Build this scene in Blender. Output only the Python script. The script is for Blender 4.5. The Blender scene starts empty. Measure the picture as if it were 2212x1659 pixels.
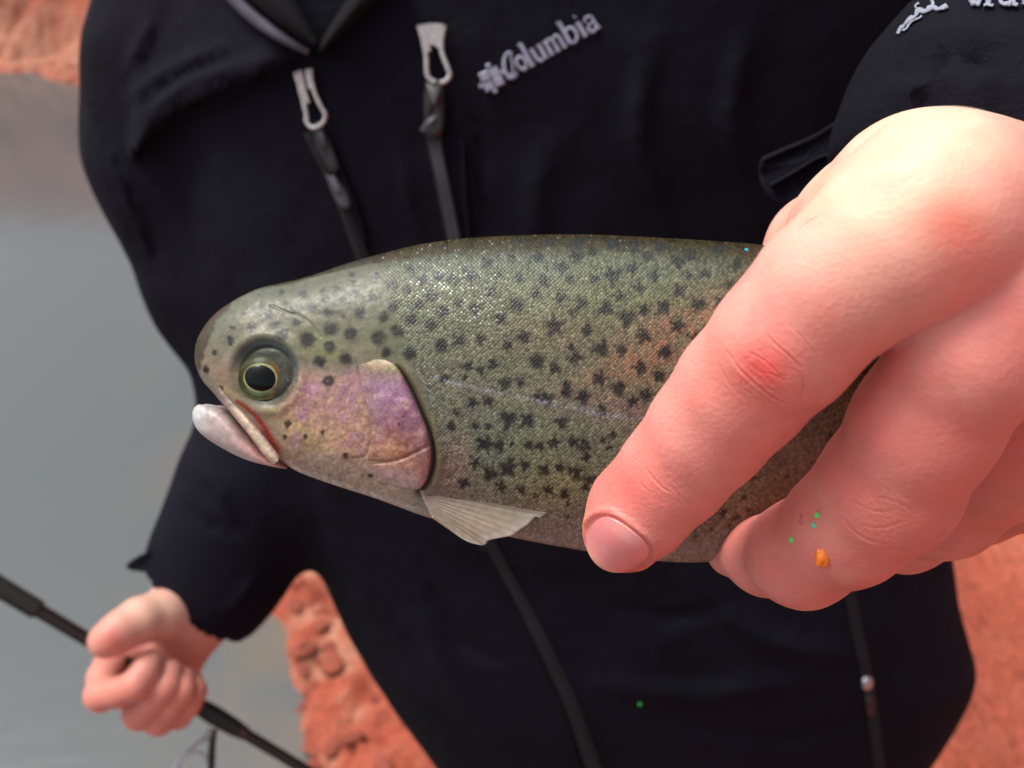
import bpy, math, random
import numpy as np
from mathutils import Vector

sc = bpy.context.scene
COL = sc.collection
# ------------------------------------------------------------------ camera, sky, sun, exposure
PITCH = math.radians(35.0)
CAM = np.array([0.0, 0.0, 1.45])
K = 1.109 / 2212.0                     # metres per picture unit per metre of distance (2212 units across)
RGT = np.array([1.0, 0, 0])
UP = np.array([0, math.sin(PITCH), math.cos(PITCH)])
FWD = np.array([0, math.cos(PITCH), -math.sin(PITCH)])

cd = bpy.data.cameras.new('camera')
cam = bpy.data.objects.new('camera', cd)
COL.objects.link(cam)
cam.location = CAM
cam.rotation_euler = (math.pi / 2 - PITCH, 0, 0)
cd.sensor_width = 36.0
cd.lens = 18.0 / (1.109 / 2)
cd.clip_start = 0.01
cd.clip_end = 500
cd.dof.use_dof = True
cd.dof.focus_distance = 0.150
cd.dof.aperture_fstop = 22.0
sc.camera = cam

w = bpy.data.worlds.new('World')
sc.world = w
w.use_nodes = True
nt = w.node_tree
nt.nodes.clear()
sky = nt.nodes.new('ShaderNodeTexSky')
sky.sky_type = 'NISHITA'
sky.sun_disc = False
SUN_EL, SUN_AZ = math.radians(62), math.radians(-78)      # azimuth measured from +Y towards +X
sky.sun_elevation = SUN_EL
sky.sun_rotation = SUN_AZ
sky.air_density = 1.0
sky.dust_density = 5.0
hs = nt.nodes.new('ShaderNodeHueSaturation')
hs.inputs['Saturation'].default_value = 0.30
bg = nt.nodes.new('ShaderNodeBackground')
bg.inputs[1].default_value = 0.115
ow = nt.nodes.new('ShaderNodeOutputWorld')
nt.links.new(sky.outputs[0], hs.inputs['Color'])
nt.links.new(hs.outputs[0], bg.inputs[0])
nt.links.new(bg.outputs[0], ow.inputs[0])

sl = bpy.data.lights.new('sun', 'SUN')
sl.energy = 1.5
sl.angle = math.radians(24)
sl.color = (1.0, 0.955, 0.89)
sun = bpy.data.objects.new('sun', sl)
COL.objects.link(sun)
sd = Vector((math.sin(SUN_AZ) * math.cos(SUN_EL), math.cos(SUN_AZ) * math.cos(SUN_EL), math.sin(SUN_EL)))
sun.rotation_euler = sd.to_track_quat('Z', 'Y').to_euler()
sun.location = (-2, 0, 5)

vs = sc.view_settings
vs.view_transform = 'Standard'
vs.look = 'None'
vs.exposure = 0.70
vs.gamma = 1.0
vs.use_curve_mapping = False
sc.cycles.max_bounces = 8

# ------------------------------------------------------------------ helpers
def P(px, py, d):
    """picture position and distance -> metres in the camera's frame (x right, y up, z back)"""
    px, py, d = np.broadcast_arrays(np.asarray(px, float), np.asarray(py, float), np.asarray(d, float))
    return np.stack([(px - 1106) * K * d, (829 - py) * K * d, -d], -1)

def to_world(p):
    p = np.asarray(p, float)
    return CAM + p[..., 0:1] * RGT + p[..., 1:2] * UP - p[..., 2:3] * FWD

def proj(p):
    d = np.maximum(-p[..., 2], 1e-4)
    return 1106 + p[..., 0] / (K * d), 829 - p[..., 1] / (K * d), d

def hsh(i, j, k, seed=0):
    n = (i.astype(np.int64) * 73856093) ^ (j.astype(np.int64) * 19349663) ^ (k.astype(np.int64) * 83492791) ^ (seed * 2654435)
    n = (n ^ (n >> 13)) * 1274126177
    n = n ^ (n >> 16)
    return (n & 0xFFFF).astype(float) / 65535.0

def noise3(p, seed=0):
    f = np.floor(p)
    t = p - f
    t = t * t * (3 - 2 * t)
    i, j, k = f[..., 0].astype(np.int64), f[..., 1].astype(np.int64), f[..., 2].astype(np.int64)
    r = 0
    for a in (0, 1):
        wa = t[..., 0] if a else 1 - t[..., 0]
        for b in (0, 1):
            wb = t[..., 1] if b else 1 - t[..., 1]
            for c in (0, 1):
                wc = t[..., 2] if c else 1 - t[..., 2]
                r = r + wa * wb * wc * hsh(i + a, j + b, k + c, seed)
    return r * 2 - 1

def fbm(p, octv=4, seed=0, gain=.5):
    s, a, tot = 0, 1.0, 0
    for o in range(octv):
        s = s + a * noise3(p * (2 ** o) + o * 17.3, seed + o)
        tot += a
        a *= gain
    return s / tot

def sstep(a, b, x):
    t = np.clip((x - a) / (b - a), 0, 1)
    return t * t * (3 - 2 * t)

def poly_dist(px, py, pts):
    """distance to a polyline and position along it (0..1)"""
    pts = np.asarray(pts, float)
    best = np.full(px.shape, 1e9)
    tt = np.zeros(px.shape)
    seg = np.hypot(*(pts[1:] - pts[:-1]).T)
    cum = np.concatenate([[0], np.cumsum(seg)])
    for i in range(len(pts) - 1):
        a, b = pts[i], pts[i + 1]
        ab = b - a
        L = max(ab @ ab, 1e-12)
        t = np.clip(((px - a[0]) * ab[0] + (py - a[1]) * ab[1]) / L, 0, 1)
        dd = np.hypot(px - a[0] - t * ab[0], py - a[1] - t * ab[1])
        m = dd < best
        best = np.where(m, dd, best)
        tt = np.where(m, (cum[i] + t * seg[i]) / cum[-1], tt)
    return best, tt

def inside(px, py, pts):
    c = np.zeros(px.shape, bool)
    n = len(pts)
    for i in range(n):
        x1, y1 = pts[i]
        x2, y2 = pts[(i + 1) % n]
        if y1 == y2:
            continue
        m = ((y1 > py) != (y2 > py)) & (px < (x2 - x1) * (py - y1) / (y2 - y1) + x1)
        c ^= m
    return c

def catmull(pts, n):
    pts = np.asarray(pts, float)
    P0 = np.vstack([2 * pts[0] - pts[1], pts, 2 * pts[-1] - pts[-2]])
    t = np.linspace(0, len(pts) - 1, n)
    i = np.minimum(t.astype(int), len(pts) - 2)
    f = (t - i)[:, None]
    a, b, c, d = P0[i], P0[i + 1], P0[i + 2], P0[i + 3]
    return .5 * (2 * b + (c - a) * f + (2 * a - 5 * b + 4 * c - d) * f ** 2 + (3 * b - a - 3 * c + d) * f ** 3)

ORIG = {}
def root(name, label, cat, base, group=None):
    o = bpy.data.objects.new(name, None)
    COL.objects.link(o)
    o.empty_display_size = 0.02
    o.location = base
    o['label'] = label
    o['category'] = cat
    if group:
        o['group'] = group
    ORIG[o.name] = np.array(base, float)
    return o

def obj(name, V, F, mat, parent=None, col=None, extra=None, smooth=True, world=True, base=None, fl=None, cattr=None):
    """V in the camera frame unless world=False says it already is world; F list/array of faces"""
    V = to_world(V) if world else np.asarray(V, float)
    if parent is not None:
        o0 = ORIG[parent.name]
    elif base is not None:
        o0 = np.array(base, float)
    else:
        o0 = np.zeros(3)
    me = bpy.data.meshes.new(name)
    V = V - o0
    if isinstance(F, np.ndarray):
        n, k = F.shape
        me.vertices.add(len(V))
        me.vertices.foreach_set('co', V.astype(np.float32).ravel())
        me.loops.add(n * k)
        me.loops.foreach_set('vertex_index', F.astype(np.int32).ravel())
        me.polygons.add(n)
        me.polygons.foreach_set('loop_start', np.arange(0, n * k, k, dtype=np.int32))
        me.polygons.foreach_set('loop_total', np.full(n, k, np.int32))
        me.update(calc_edges=True)
        me.validate()
    else:
        me.from_pydata(V.tolist(), [], F)
        me.update()
    if smooth:
        me.polygons.foreach_set('use_smooth', np.ones(len(me.polygons), bool))
    if col is not None and len(me.vertices) == len(col):
        at = me.color_attributes.new('Col', 'FLOAT_COLOR', 'POINT')
        c4 = np.ones((len(col), 4), np.float32)
        c4[:, :3] = col
        at.data.foreach_set('color', c4.ravel())
    for kx, a in (extra or {}).items():
        if a.ndim == 2:
            t = me.attributes.new(kx, 'FLOAT_VECTOR', 'POINT')
            t.data.foreach_set('vector', a.astype(np.float32).ravel())
        else:
            t = me.attributes.new(kx, 'FLOAT', 'POINT')
            t.data.foreach_set('value', a.astype(np.float32))
    me.materials.append(mat)
    o = bpy.data.objects.new(name, me)
    COL.objects.link(o)
    if parent is not None:
        o.parent = parent
        ORIG[o.name] = o0
    else:
        o.location = o0
        ORIG[o.name] = o0
    return o

def grid_faces(nu, nv, wrap_v=False, flip=False):
    i = np.arange(nu - 1)[:, None]
    j = np.arange(nv if wrap_v else nv - 1)[None, :]
    j2 = (j + 1) % nv
    f = np.stack([i * nv + j + 0 * j2, (i + 1) * nv + j + 0 * j2, (i + 1) * nv + j2, i * nv + j2], -1).reshape(-1, 4)
    return f[:, ::-1] if flip else f

def tube(pts, rad, n=10, m=None, cap=True):
    pts = np.asarray(pts, float)
    rad = np.full(len(pts), rad) if np.isscalar(rad) else np.asarray(rad, float)
    if m:
        q = catmull(np.column_stack([pts, rad]), m)
        pts, rad = q[:, :3], q[:, 3]
    T = np.gradient(pts, axis=0)
    T /= np.linalg.norm(T, axis=1)[:, None] + 1e-12
    ref = np.array([0.3, 0.1, 1.0])
    A = np.cross(T, ref)
    A /= np.linalg.norm(A, axis=1)[:, None]
    B = np.cross(T, A)
    th = np.linspace(0, 2 * np.pi, n, endpoint=False)
    V = pts[:, None] + rad[:, None, None] * (np.cos(th)[None, :, None] * A[:, None] + np.sin(th)[None, :, None] * B[:, None])
    V = V.reshape(-1, 3)
    F = grid_faces(len(pts), n, True, flip=True).tolist()
    if cap:
        F.append(list(range(n)))
        F.append(list(range(len(V) - n, len(V)))[::-1])
    return V, F

def join(parts):
    Vs, Fs, off = [], [], 0
    for V, F in parts:
        Vs.append(np.asarray(V, float))
        Fs += [[int(i) + off for i in f] for f in F]
        off += len(V)
    return np.vstack(Vs), Fs

# ---- signed distance modelling
def smin(a, b, k):
    h = np.clip(.5 + .5 * (b - a) / k, 0, 1)
    return b + (a - b) * h - k * h * (1 - h)

def capsule(p, a, b, ra, rb):
    ba = b - a
    t = np.clip(((p - a) @ ba) / (ba @ ba), 0, 1)
    q = p - a - t[:, None] * ba
    return np.sqrt((q * q).sum(1)) - (ra + (rb - ra) * t)

def chain(p, nodes, k=.002):
    """nodes: (px, py, distance, radius mm)"""
    r = None
    pts = [P(n[0], n[1], n[2]) for n in nodes]
    for i in range(len(nodes) - 1):
        c = capsule(p, pts[i], pts[i + 1], nodes[i][3] * .001, nodes[i + 1][3] * .001)
        r = c if r is None else smin(r, c, k)
    return r

def surface_net(sdf, lo, hi, h, coarse=3, band=2.6):
    n = [int(math.ceil((hi[i] - lo[i]) / (h * coarse))) * coarse + 1 for i in range(3)]
    ax = [lo[i] + h * np.arange(n[i]) for i in range(3)]
    cax = [a[::coarse] for a in ax]
    G = np.stack(np.meshgrid(*cax, indexing='ij'), -1)
    Fc = sdf(G.reshape(-1, 3)).reshape(G.shape[:3])
    Fi = Fc
    for a in range(3):
        Fi = np.repeat(Fi, coarse, axis=a)
    sl0 = tuple(slice(0, n[i]) for i in range(3))
    off = coarse // 2
    Fi = np.pad(Fi, [(off, coarse)] * 3, mode='edge')[tuple(slice(coarse - 1, coarse - 1 + n[i]) if False else slice(0, n[i]) for i in range(3))]
    F = Fi.copy()
    m = np.abs(F) < band * coarse * h
    idx = np.argwhere(m)
    pts = np.stack([ax[0][idx[:, 0]], ax[1][idx[:, 1]], ax[2][idx[:, 2]]], -1)
    val = np.concatenate([sdf(c) for c in np.array_split(pts, max(1, len(pts) // 300000))])
    F[m] = val
    ins = F < 0
    cs = np.zeros([x - 1 for x in F.shape], np.int8)
    for a in (0, 1):
        for b in (0, 1):
            for c in (0, 1):
                cs += ins[a:a + cs.shape[0], b:b + cs.shape[1], c:c + cs.shape[2]]
    cells = np.argwhere((cs > 0) & (cs < 8))
    ids = np.full(cs.shape, -1, np.int64)
    ids[tuple(cells.T)] = np.arange(len(cells))
    acc = np.zeros((len(cells), 3))
    cnt = np.zeros(len(cells))
    corners = [(a, b, c) for a in (0, 1) for b in (0, 1) for c in (0, 1)]
    for ca in corners:
        for axn in range(3):
            if ca[axn]:
                continue
            cb = list(ca)
            cb[axn] = 1
            fa = F[cells[:, 0] + ca[0], cells[:, 1] + ca[1], cells[:, 2] + ca[2]]
            fb = F[cells[:, 0] + cb[0], cells[:, 1] + cb[1], cells[:, 2] + cb[2]]
            x = (fa < 0) != (fb < 0)
            t = np.where(x, fa / np.where(x, fa - fb, 1), 0)
            pos = np.tile(np.array(ca, float), (len(cells), 1))
            pos[:, axn] += t
            acc += np.where(x[:, None], pos, 0)
            cnt += x
    V = (cells + acc / cnt[:, None]) * h + np.array(lo)
    quads = []
    for axn in range(3):
        sA = [slice(None)] * 3
        sB = [slice(None)] * 3
        sA[axn] = slice(0, -1)
        sB[axn] = slice(1, None)
        A, B = ins[tuple(sA)], ins[tuple(sB)]
        e = np.argwhere(A != B)
        o1, o2 = [i for i in range(3) if i != axn]
        ok = (e[:, o1] > 0) & (e[:, o2] > 0) & (e[:, o1] < F.shape[o1] - 1) & (e[:, o2] < F.shape[o2] - 1)
        e = e[ok]
        fl = A[tuple(e.T)]
        q = []
        for d1, d2 in ((1, 1), (0, 1), (0, 0), (1, 0)):
            c = e.copy()
            c[:, o1] -= d1
            c[:, o2] -= d2
            q.append(ids[tuple(c.T)])
        q = np.stack(q, 1)
        good = (q >= 0).all(1)
        q, fl = q[good], fl[good]
        if axn == 1:
            fl = ~fl
        q[~fl] = q[~fl][:, ::-1]
        quads.append(q)
    return V, np.vstack(quads)

def grad(sdf, V, e):
    g = np.stack([sdf(V + np.eye(3)[i] * e) - sdf(V - np.eye(3)[i] * e) for i in range(3)], -1) / (2 * e)
    L = np.linalg.norm(g, axis=1)
    return g / (L[:, None] + 1e-9), L

def relax(sdf, V, e, n=2):
    for _ in range(n):
        g, L = grad(sdf, V, e)
        d = sdf(V) / np.maximum(L, .3)
        V = V - np.clip(d, -4 * e, 4 * e)[:, None] * g
    return V

def subdiv(V, Q):
    E = np.sort(np.vstack([Q[:, [0, 1]], Q[:, [1, 2]], Q[:, [2, 3]], Q[:, [3, 0]]]), 1)
    key = E[:, 0] * len(V) + E[:, 1]
    u, inv = np.unique(key, return_inverse=True)
    ea, eb = u // len(V), u % len(V)
    EV = (V[ea] + V[eb]) / 2
    FV = V[Q].mean(1)
    n, m, f = len(V), len(EV), len(Q)
    e = inv.reshape(4, f) + n
    c = np.arange(f) + n + m
    NQ = np.vstack([np.stack([Q[:, 0], e[0], c, e[3]], 1), np.stack([e[0], Q[:, 1], e[1], c], 1),
                    np.stack([c, e[1], Q[:, 2], e[2]], 1), np.stack([e[3], c, e[2], Q[:, 3]], 1)])
    return np.vstack([V, EV, FV]), NQ

def march(px, py, sdf, d0, n=40, dmax=1.2):
    """hit distance of the line of sight through picture positions with a shape"""
    px, py = np.atleast_1d(np.asarray(px, float)), np.atleast_1d(np.asarray(py, float))
    d = np.full(px.shape, float(d0))
    for _ in range(n):
        f = sdf(P(px, py, d))
        d = np.minimum(d + f * .92, dmax)
    return d

# ------------------------------------------------------------------ materials
def mat(name, base=(.5, .5, .5), rough=.5, spec=.5, attr=False, metallic=0.0, sss=0.0, ssr=.003,
        bump=None, coat=0.0, noise=None, sheen=0.0, trans=0.0, alpha=1.0):
    m = bpy.data.materials.new(name)
    m.use_nodes = True
    n = m.node_tree.nodes
    L = m.node_tree.links
    b = n['Principled BSDF']
    b.inputs['Base Color'].default_value = (*base, 1)
    b.inputs['Roughness'].default_value = rough
    b.inputs['Specular IOR Level'].default_value = spec
    b.inputs['Metallic'].default_value = metallic
    b.inputs['Coat Weight'].default_value = coat
    b.inputs['Coat Roughness'].default_value = .12
    b.inputs['Sheen Weight'].default_value = sheen
    b.inputs['Transmission Weight'].default_value = trans
    if sss:
        b.inputs['Subsurface Weight'].default_value = sss
        b.inputs['Subsurface Radius'].default_value = (1.0, .32, .18)
        b.inputs['Subsurface Scale'].default_value = ssr
    src = None
    if attr:
        a = n.new('ShaderNodeAttribute')
        a.attribute_name = 'Col'
        src = a.outputs['Color']
    if noise:
        tc = n.new('ShaderNodeTexCoord')
        nz = n.new('ShaderNodeTexNoise')
        nz.inputs['Scale'].default_value = noise[0]
        nz.inputs['Detail'].default_value = 6
        L.new(tc.outputs['Object'], nz.inputs['Vector'])
        cr = n.new('ShaderNodeMapRange')
        cr.inputs[1].default_value = .3
        cr.inputs[2].default_value = .7
        cr.inputs[3].default_value = 1 - noise[1]
        cr.inputs[4].default_value = 1 + noise[1]
        L.new(nz.outputs[0], cr.inputs[0])
        mx = n.new('ShaderNodeMix')
        mx.data_type = 'RGBA'
        mx.blend_type = 'MULTIPLY'
        mx.inputs[0].default_value = 1
        if src:
            L.new(src, mx.inputs[6])
        else:
            mx.inputs[6].default_value = (*base, 1)
        L.new(cr.outputs[0], mx.inputs[7])
        src = mx.outputs[2]
    if src:
        L.new(src, b.inputs['Base Color'])
    if bump:
        tc = n.new('ShaderNodeTexCoord')
        prev = None
        for (kind, scale, dist) in bump:
            if kind == 'noise':
                t = n.new('ShaderNodeTexNoise')
                t.inputs['Detail'].default_value = 5
            elif kind == 'vor':
                t = n.new('ShaderNodeTexVoronoi')
            t.inputs['Scale'].default_value = scale
            L.new(tc.outputs['Object'], t.inputs['Vector'])
            bp = n.new('ShaderNodeBump')
            bp.inputs['Strength'].default_value = 1
            bp.inputs['Distance'].default_value = dist
            L.new(t.outputs[0], bp.inputs['Height'])
            if prev:
                L.new(prev.outputs[0], bp.inputs['Normal'])
            prev = bp
        L.new(prev.outputs[0], b.inputs['Normal'])
    return m

M = {}
M['skin'] = mat('skin', rough=.46, spec=.38, attr=True, sss=.28, ssr=.0020,
                bump=[('noise', 900, .00003), ('vor', 1500, .00006), ('noise', 2600, .00005)], noise=(90, .05))
M['nail'] = mat('nail', (.80, .42, .36), rough=.28, spec=.5, attr=True, sss=.3, ssr=.0015, coat=.3)
M['cloth'] = mat('softshell_cloth', (.0056, .0052, .0105), rough=.85, spec=.11, sheen=.0,
                 bump=[('noise', 900, .0004), ('noise', 28, .004)], noise=(14, .22))
M['cloth_dark'] = mat('jacket_lining', (.009, .008, .010), rough=.85, spec=.15, noise=(40, .2))
M['piping'] = mat('grey_piping', (.085, .078, .105), rough=.7, spec=.2, noise=(200, .15))
M['ziptape'] = mat('zip_tape', (.011, .011, .014), rough=.7, spec=.3)
M['zipteeth'] = mat('zip_teeth', (.075, .075, .09), rough=.45, spec=.4)
M['cord'] = mat('reflective_cord', (.52, .51, .52), rough=.55, spec=.4, noise=(900, .25))
M['slider'] = mat('zip_slider', (.02, .02, .022), rough=.35, spec=.5)
M['slider_light'] = mat('zip_slider_worn', (.45, .45, .5), rough=.3, metallic=.7)
M['thread'] = mat('embroidery_thread', (.42, .43, .56), rough=.6, spec=.3, bump=[('noise', 1500, .0006)], noise=(700, .25))
M['thread_white'] = mat('white_embroidery_thread', (.27, .285, .36), rough=.8, spec=.3, noise=(900, .25))
M['trouser'] = mat('trouser_cloth', (.03, .035, .05), rough=.85, noise=(30, .2))
M['boot'] = mat('boot_rubber', (.03, .027, .024), rough=.6)
M['rod'] = mat('rod_blank', (.012, .007, .006), rough=.33, spec=.5)
M['grip'] = mat('rod_grip', (.010, .008, .008), rough=.6, noise=(300, .3))
M['wrap'] = mat('thread_wrap', (.05, .014, .010), rough=.3)
M['wire'] = mat('guide_wire', (.40, .39, .44), rough=.5)
M['fin'] = mat('fin_membrane', rough=.28, spec=.5, attr=True, sss=.4, ssr=.0015, coat=.3)
M['mouth'] = mat('mouth_skin', rough=.42, spec=.4, attr=True, sss=.4, ssr=.0015, coat=.08)
M['plate'] = mat('maxilla_skin', rough=.25, spec=.6, attr=True, metallic=.25, coat=.4, bump=[('noise', 1600, .00006)])
M['eye'] = mat('eye_iris', rough=.35, spec=.10, attr=True, metallic=.0, coat=.06)
M['pupil'] = mat('eye_pupil', (.003, .003, .004), rough=.08, spec=.22)
M['green'] = mat('green_glitter', (.10, .85, .16), rough=.25, metallic=.2)
M['teal'] = mat('teal_glitter', (.12, .72, .45), rough=.25, metallic=.2)
M['cyan'] = mat('cyan_glitter', (.03, .60, .80), rough=.25, metallic=.2)
M['bait'] = mat('orange_bait', (.95, .24, .02), rough=.35, sss=.2, ssr=.001)
M['stone'] = mat('grey_stone', (.11, .085, .08), rough=.8, noise=(60, .25), bump=[('noise', 120, .004)])

# fish skin with scales
def fish_mat(name, scales=True):
    m = bpy.data.materials.new(name)
    m.use_nodes = True
    n = m.node_tree.nodes
    L = m.node_tree.links
    b = n['Principled BSDF']
    at = n.new('ShaderNodeAttribute'); at.attribute_name = 'Col'
    uv = n.new('ShaderNodeAttribute'); uv.attribute_name = 'suv'
    sk = n.new('ShaderNodeAttribute'); sk.attribute_name = 'scl'      # 0 head, 1 scaled
    sp = n.new('ShaderNodeAttribute'); sp.attribute_name = 'slv'      # amount of silver platelets and painted glints
    vo = n.new('ShaderNodeTexVoronoi')
    vo.inputs['Scale'].default_value = 1.0
    vo.inputs['Randomness'].default_value = .38
    L.new(uv.outputs['Vector'], vo.inputs['Vector'])
    sep = n.new('ShaderNodeSeparateColor')
    L.new(vo.outputs['Color'], sep.inputs[0])
    # brightness of single scales
    mr = n.new('ShaderNodeMapRange')
    mr.inputs[3].default_value = .72; mr.inputs[4].default_value = 1.30
    L.new(sep.outputs[0], mr.inputs[0])
    edge = n.new('ShaderNodeMapRange')
    edge.inputs[1].default_value = .25; edge.inputs[2].default_value = .62
    edge.inputs[3].default_value = 1.08; edge.inputs[4].default_value = .80
    L.new(vo.outputs['Distance'], edge.inputs[0])
    mu = n.new('ShaderNodeMath'); mu.operation = 'MULTIPLY'
    L.new(mr.outputs[0], mu.inputs[0]); L.new(edge.outputs[0], mu.inputs[1])
    mxs = n.new('ShaderNodeMix'); mxs.data_type = 'FLOAT'
    mxs.inputs[2].default_value = 1.0
    L.new(sk.outputs['Fac'], mxs.inputs[0]); L.new(mu.outputs[0], mxs.inputs[3])
    mx = n.new('ShaderNodeMix'); mx.data_type = 'RGBA'; mx.blend_type = 'MULTIPLY'
    mx.inputs[0].default_value = 1
    L.new(at.outputs['Color'], mx.inputs[6]); L.new(mxs.outputs[0], mx.inputs[7])
    # silver platelets, doubling as painted glints: some cells turn to bright metal
    thr = n.new('ShaderNodeMath'); thr.operation = 'ADD'
    L.new(sep.outputs[1], thr.inputs[0]); L.new(sp.outputs['Fac'], thr.inputs[1])
    sm = n.new('ShaderNodeMapRange')
    sm.inputs[1].default_value = .88; sm.inputs[2].default_value = 1.25
    L.new(thr.outputs[0], sm.inputs[0])
    ctr = n.new('ShaderNodeMapRange')
    ctr.inputs[1].default_value = .5; ctr.inputs[2].default_value = .2
    L.new(vo.outputs['Distance'], ctr.inputs[0])
    sm2 = n.new('ShaderNodeMath'); sm2.operation = 'MULTIPLY'
    L.new(sm.outputs[0], sm2.inputs[0]); L.new(ctr.outputs[0], sm2.inputs[1])
    mx2 = n.new('ShaderNodeMix'); mx2.data_type = 'RGBA'
    mx2.inputs[7].default_value = (.52, .54, .52, 1)
    L.new(sm2.outputs[0], mx2.inputs[0]); L.new(mx.outputs[2], mx2.inputs[6])
    L.new(mx2.outputs[2], b.inputs['Base Color'])
    mt = n.new('ShaderNodeMath'); mt.operation = 'MULTIPLY_ADD'
    mt.inputs[1].default_value = .55; mt.inputs[2].default_value = .0
    L.new(sm2.outputs[0], mt.inputs[0]); L.new(mt.outputs[0], b.inputs['Metallic'])
    rg = n.new('ShaderNodeMapRange')
    rg.inputs[3].default_value = .50; rg.inputs[4].default_value = .34
    L.new(sep.outputs[2], rg.inputs[0]); L.new(rg.outputs[0], b.inputs['Roughness'])
    b.inputs['Specular IOR Level'].default_value = .38
    b.inputs['Coat Weight'].default_value = .06
    b.inputs['Coat Roughness'].default_value = .25
    # relief
    inv = n.new('ShaderNodeMath'); inv.operation = 'MULTIPLY'
    L.new(vo.outputs['Distance'], inv.inputs[0]); L.new(sk.outputs['Fac'], inv.inputs[1])
    rnd = n.new('ShaderNodeMath'); rnd.operation = 'MULTIPLY_ADD'
    L.new(sep.outputs[2], rnd.inputs[0]); rnd.inputs[1].default_value = .0
    L.new(inv.outputs[0], rnd.inputs[2])
    bp = n.new('ShaderNodeBump'); bp.invert = True
    bp.inputs['Strength'].default_value = .8
    bp.inputs['Distance'].default_value = .00016
    L.new(rnd.outputs[0], bp.inputs['Height'])
    tc = n.new('ShaderNodeTexCoord')
    nz = n.new('ShaderNodeTexNoise'); nz.inputs['Scale'].default_value = 900; nz.inputs['Detail'].default_value = 4
    L.new(tc.outputs['Object'], nz.inputs['Vector'])
    b2 = n.new('ShaderNodeBump'); b2.inputs['Distance'].default_value = .00010; b2.inputs['Strength'].default_value = .8
    L.new(nz.outputs[0], b2.inputs['Height']); L.new(bp.outputs[0], b2.inputs['Normal'])
    L.new(b2.outputs[0], b.inputs['Normal'])
    return m
M['fish'] = fish_mat('trout_skin')
M['fin'].node_tree.nodes['Principled BSDF'].inputs['Alpha'].default_value = .86

# ground: red clay, tone and wetness
def clay_mat():
    m = bpy.data.materials.new('red_clay')
    m.use_nodes = True
    n = m.node_tree.nodes; L = m.node_tree.links
    b = n['Principled BSDF']
    tc = n.new('ShaderNodeTexCoord')
    n1 = n.new('ShaderNodeTexNoise'); n1.inputs['Scale'].default_value = 3.2; n1.inputs['Detail'].default_value = 8
    n2 = n.new('ShaderNodeTexNoise'); n2.inputs['Scale'].default_value = 45; n2.inputs['Detail'].default_value = 6
    L.new(tc.outputs['Object'], n1.inputs['Vector']); L.new(tc.outputs['Object'], n2.inputs['Vector'])
    r1 = n.new('ShaderNodeValToRGB')
    e = r1.color_ramp.elements
    e[0].position = .32; e[0].color = (.24, .046, .025, 1)
    e[1].position = .70; e[1].color = (.42, .105, .058, 1)
    x = r1.color_ramp.elements.new(.52); x.color = (.33, .068, .036, 1)
    L.new(n1.outputs[0], r1.inputs[0])
    r2 = n.new('ShaderNodeMapRange'); r2.inputs[1].default_value = .3; r2.inputs[2].default_value = .7
    r2.inputs[3].default_value = .82; r2.inputs[4].default_value = 1.2
    L.new(n2.outputs[0], r2.inputs[0])
    mx = n.new('ShaderNodeMix'); mx.data_type = 'RGBA'; mx.blend_type = 'MULTIPLY'; mx.inputs[0].default_value = 1
    L.new(r1.outputs[0], mx.inputs[6]); L.new(r2.outputs[0], mx.inputs[7])
    at = n.new('ShaderNodeAttribute'); at.attribute_name = 'pale'
    mx2 = n.new('ShaderNodeMix'); mx2.data_type = 'RGBA'
    mx2.inputs[7].default_value = (.44, .19, .12, 1)
    L.new(at.outputs['Fac'], mx2.inputs[0]); L.new(mx.outputs[2], mx2.inputs[6])
    L.new(mx2.outputs[2], b.inputs['Base Color'])
    b.inputs['Roughness'].default_value = .75
    b.inputs['Specular IOR Level'].default_value = .3
    bp = n.new('ShaderNodeBump'); bp.inputs['Distance'].default_value = .016
    L.new(n2.outputs[0], bp.inputs['Height']); L.new(bp.outputs[0], b.inputs['Normal'])
    return m
M['clay'] = clay_mat()

def water_mat():
    m = bpy.data.materials.new('pond_water')
    m.use_nodes = True
    n = m.node_tree.nodes; L = m.node_tree.links
    b = n['Principled BSDF']
    tc = n.new('ShaderNodeTexCoord')
    at = n.new('ShaderNodeAttribute'); at.attribute_name = 'shal'
    nz = n.new('ShaderNodeTexNoise'); nz.inputs['Scale'].default_value = 5; nz.inputs['Detail'].default_value = 5
    L.new(tc.outputs['Object'], nz.inputs['Vector'])
    ml = n.new('ShaderNodeMath'); ml.operation = 'MULTIPLY'
    L.new(at.outputs['Fac'], ml.inputs[0])
    mr = n.new('ShaderNodeMapRange'); mr.inputs[1].default_value = .35; mr.inputs[2].default_value = .6
    L.new(nz.outputs[0], mr.inputs[0]); L.new(mr.outputs[0], ml.inputs[1])
    mx = n.new('ShaderNodeMix'); mx.data_type = 'RGBA'
    mx.inputs[6].default_value = (.080, .092, .095, 1)
    mx.inputs[7].default_value = (.16, .115, .075, 1)
    L.new(ml.outputs[0], mx.inputs[0]); L.new(mx.outputs[2], b.inputs['Base Color'])
    b.inputs['Roughness'].default_value = .12
    b.inputs['IOR'].default_value = 1.42
    b.inputs['Specular IOR Level'].default_value = .95
    mp = n.new('ShaderNodeMapping'); mp.inputs['Scale'].default_value = (3.0, 9.0, 1)
    mp.inputs['Rotation'].default_value = (0, 0, math.radians(-25))
    L.new(tc.outputs['Object'], mp.inputs['Vector'])
    wn = n.new('ShaderNodeTexNoise'); wn.inputs['Scale'].default_value = 2.2; wn.inputs['Detail'].default_value = 3
    L.new(mp.outputs[0], wn.inputs['Vector'])
    bp = n.new('ShaderNodeBump'); bp.inputs['Distance'].default_value = .003; bp.inputs['Strength'].default_value = .4
    L.new(wn.outputs[0], bp.inputs['Height']); L.new(bp.outputs[0], b.inputs['Normal'])
    return m
M['water'] = water_mat()
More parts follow.
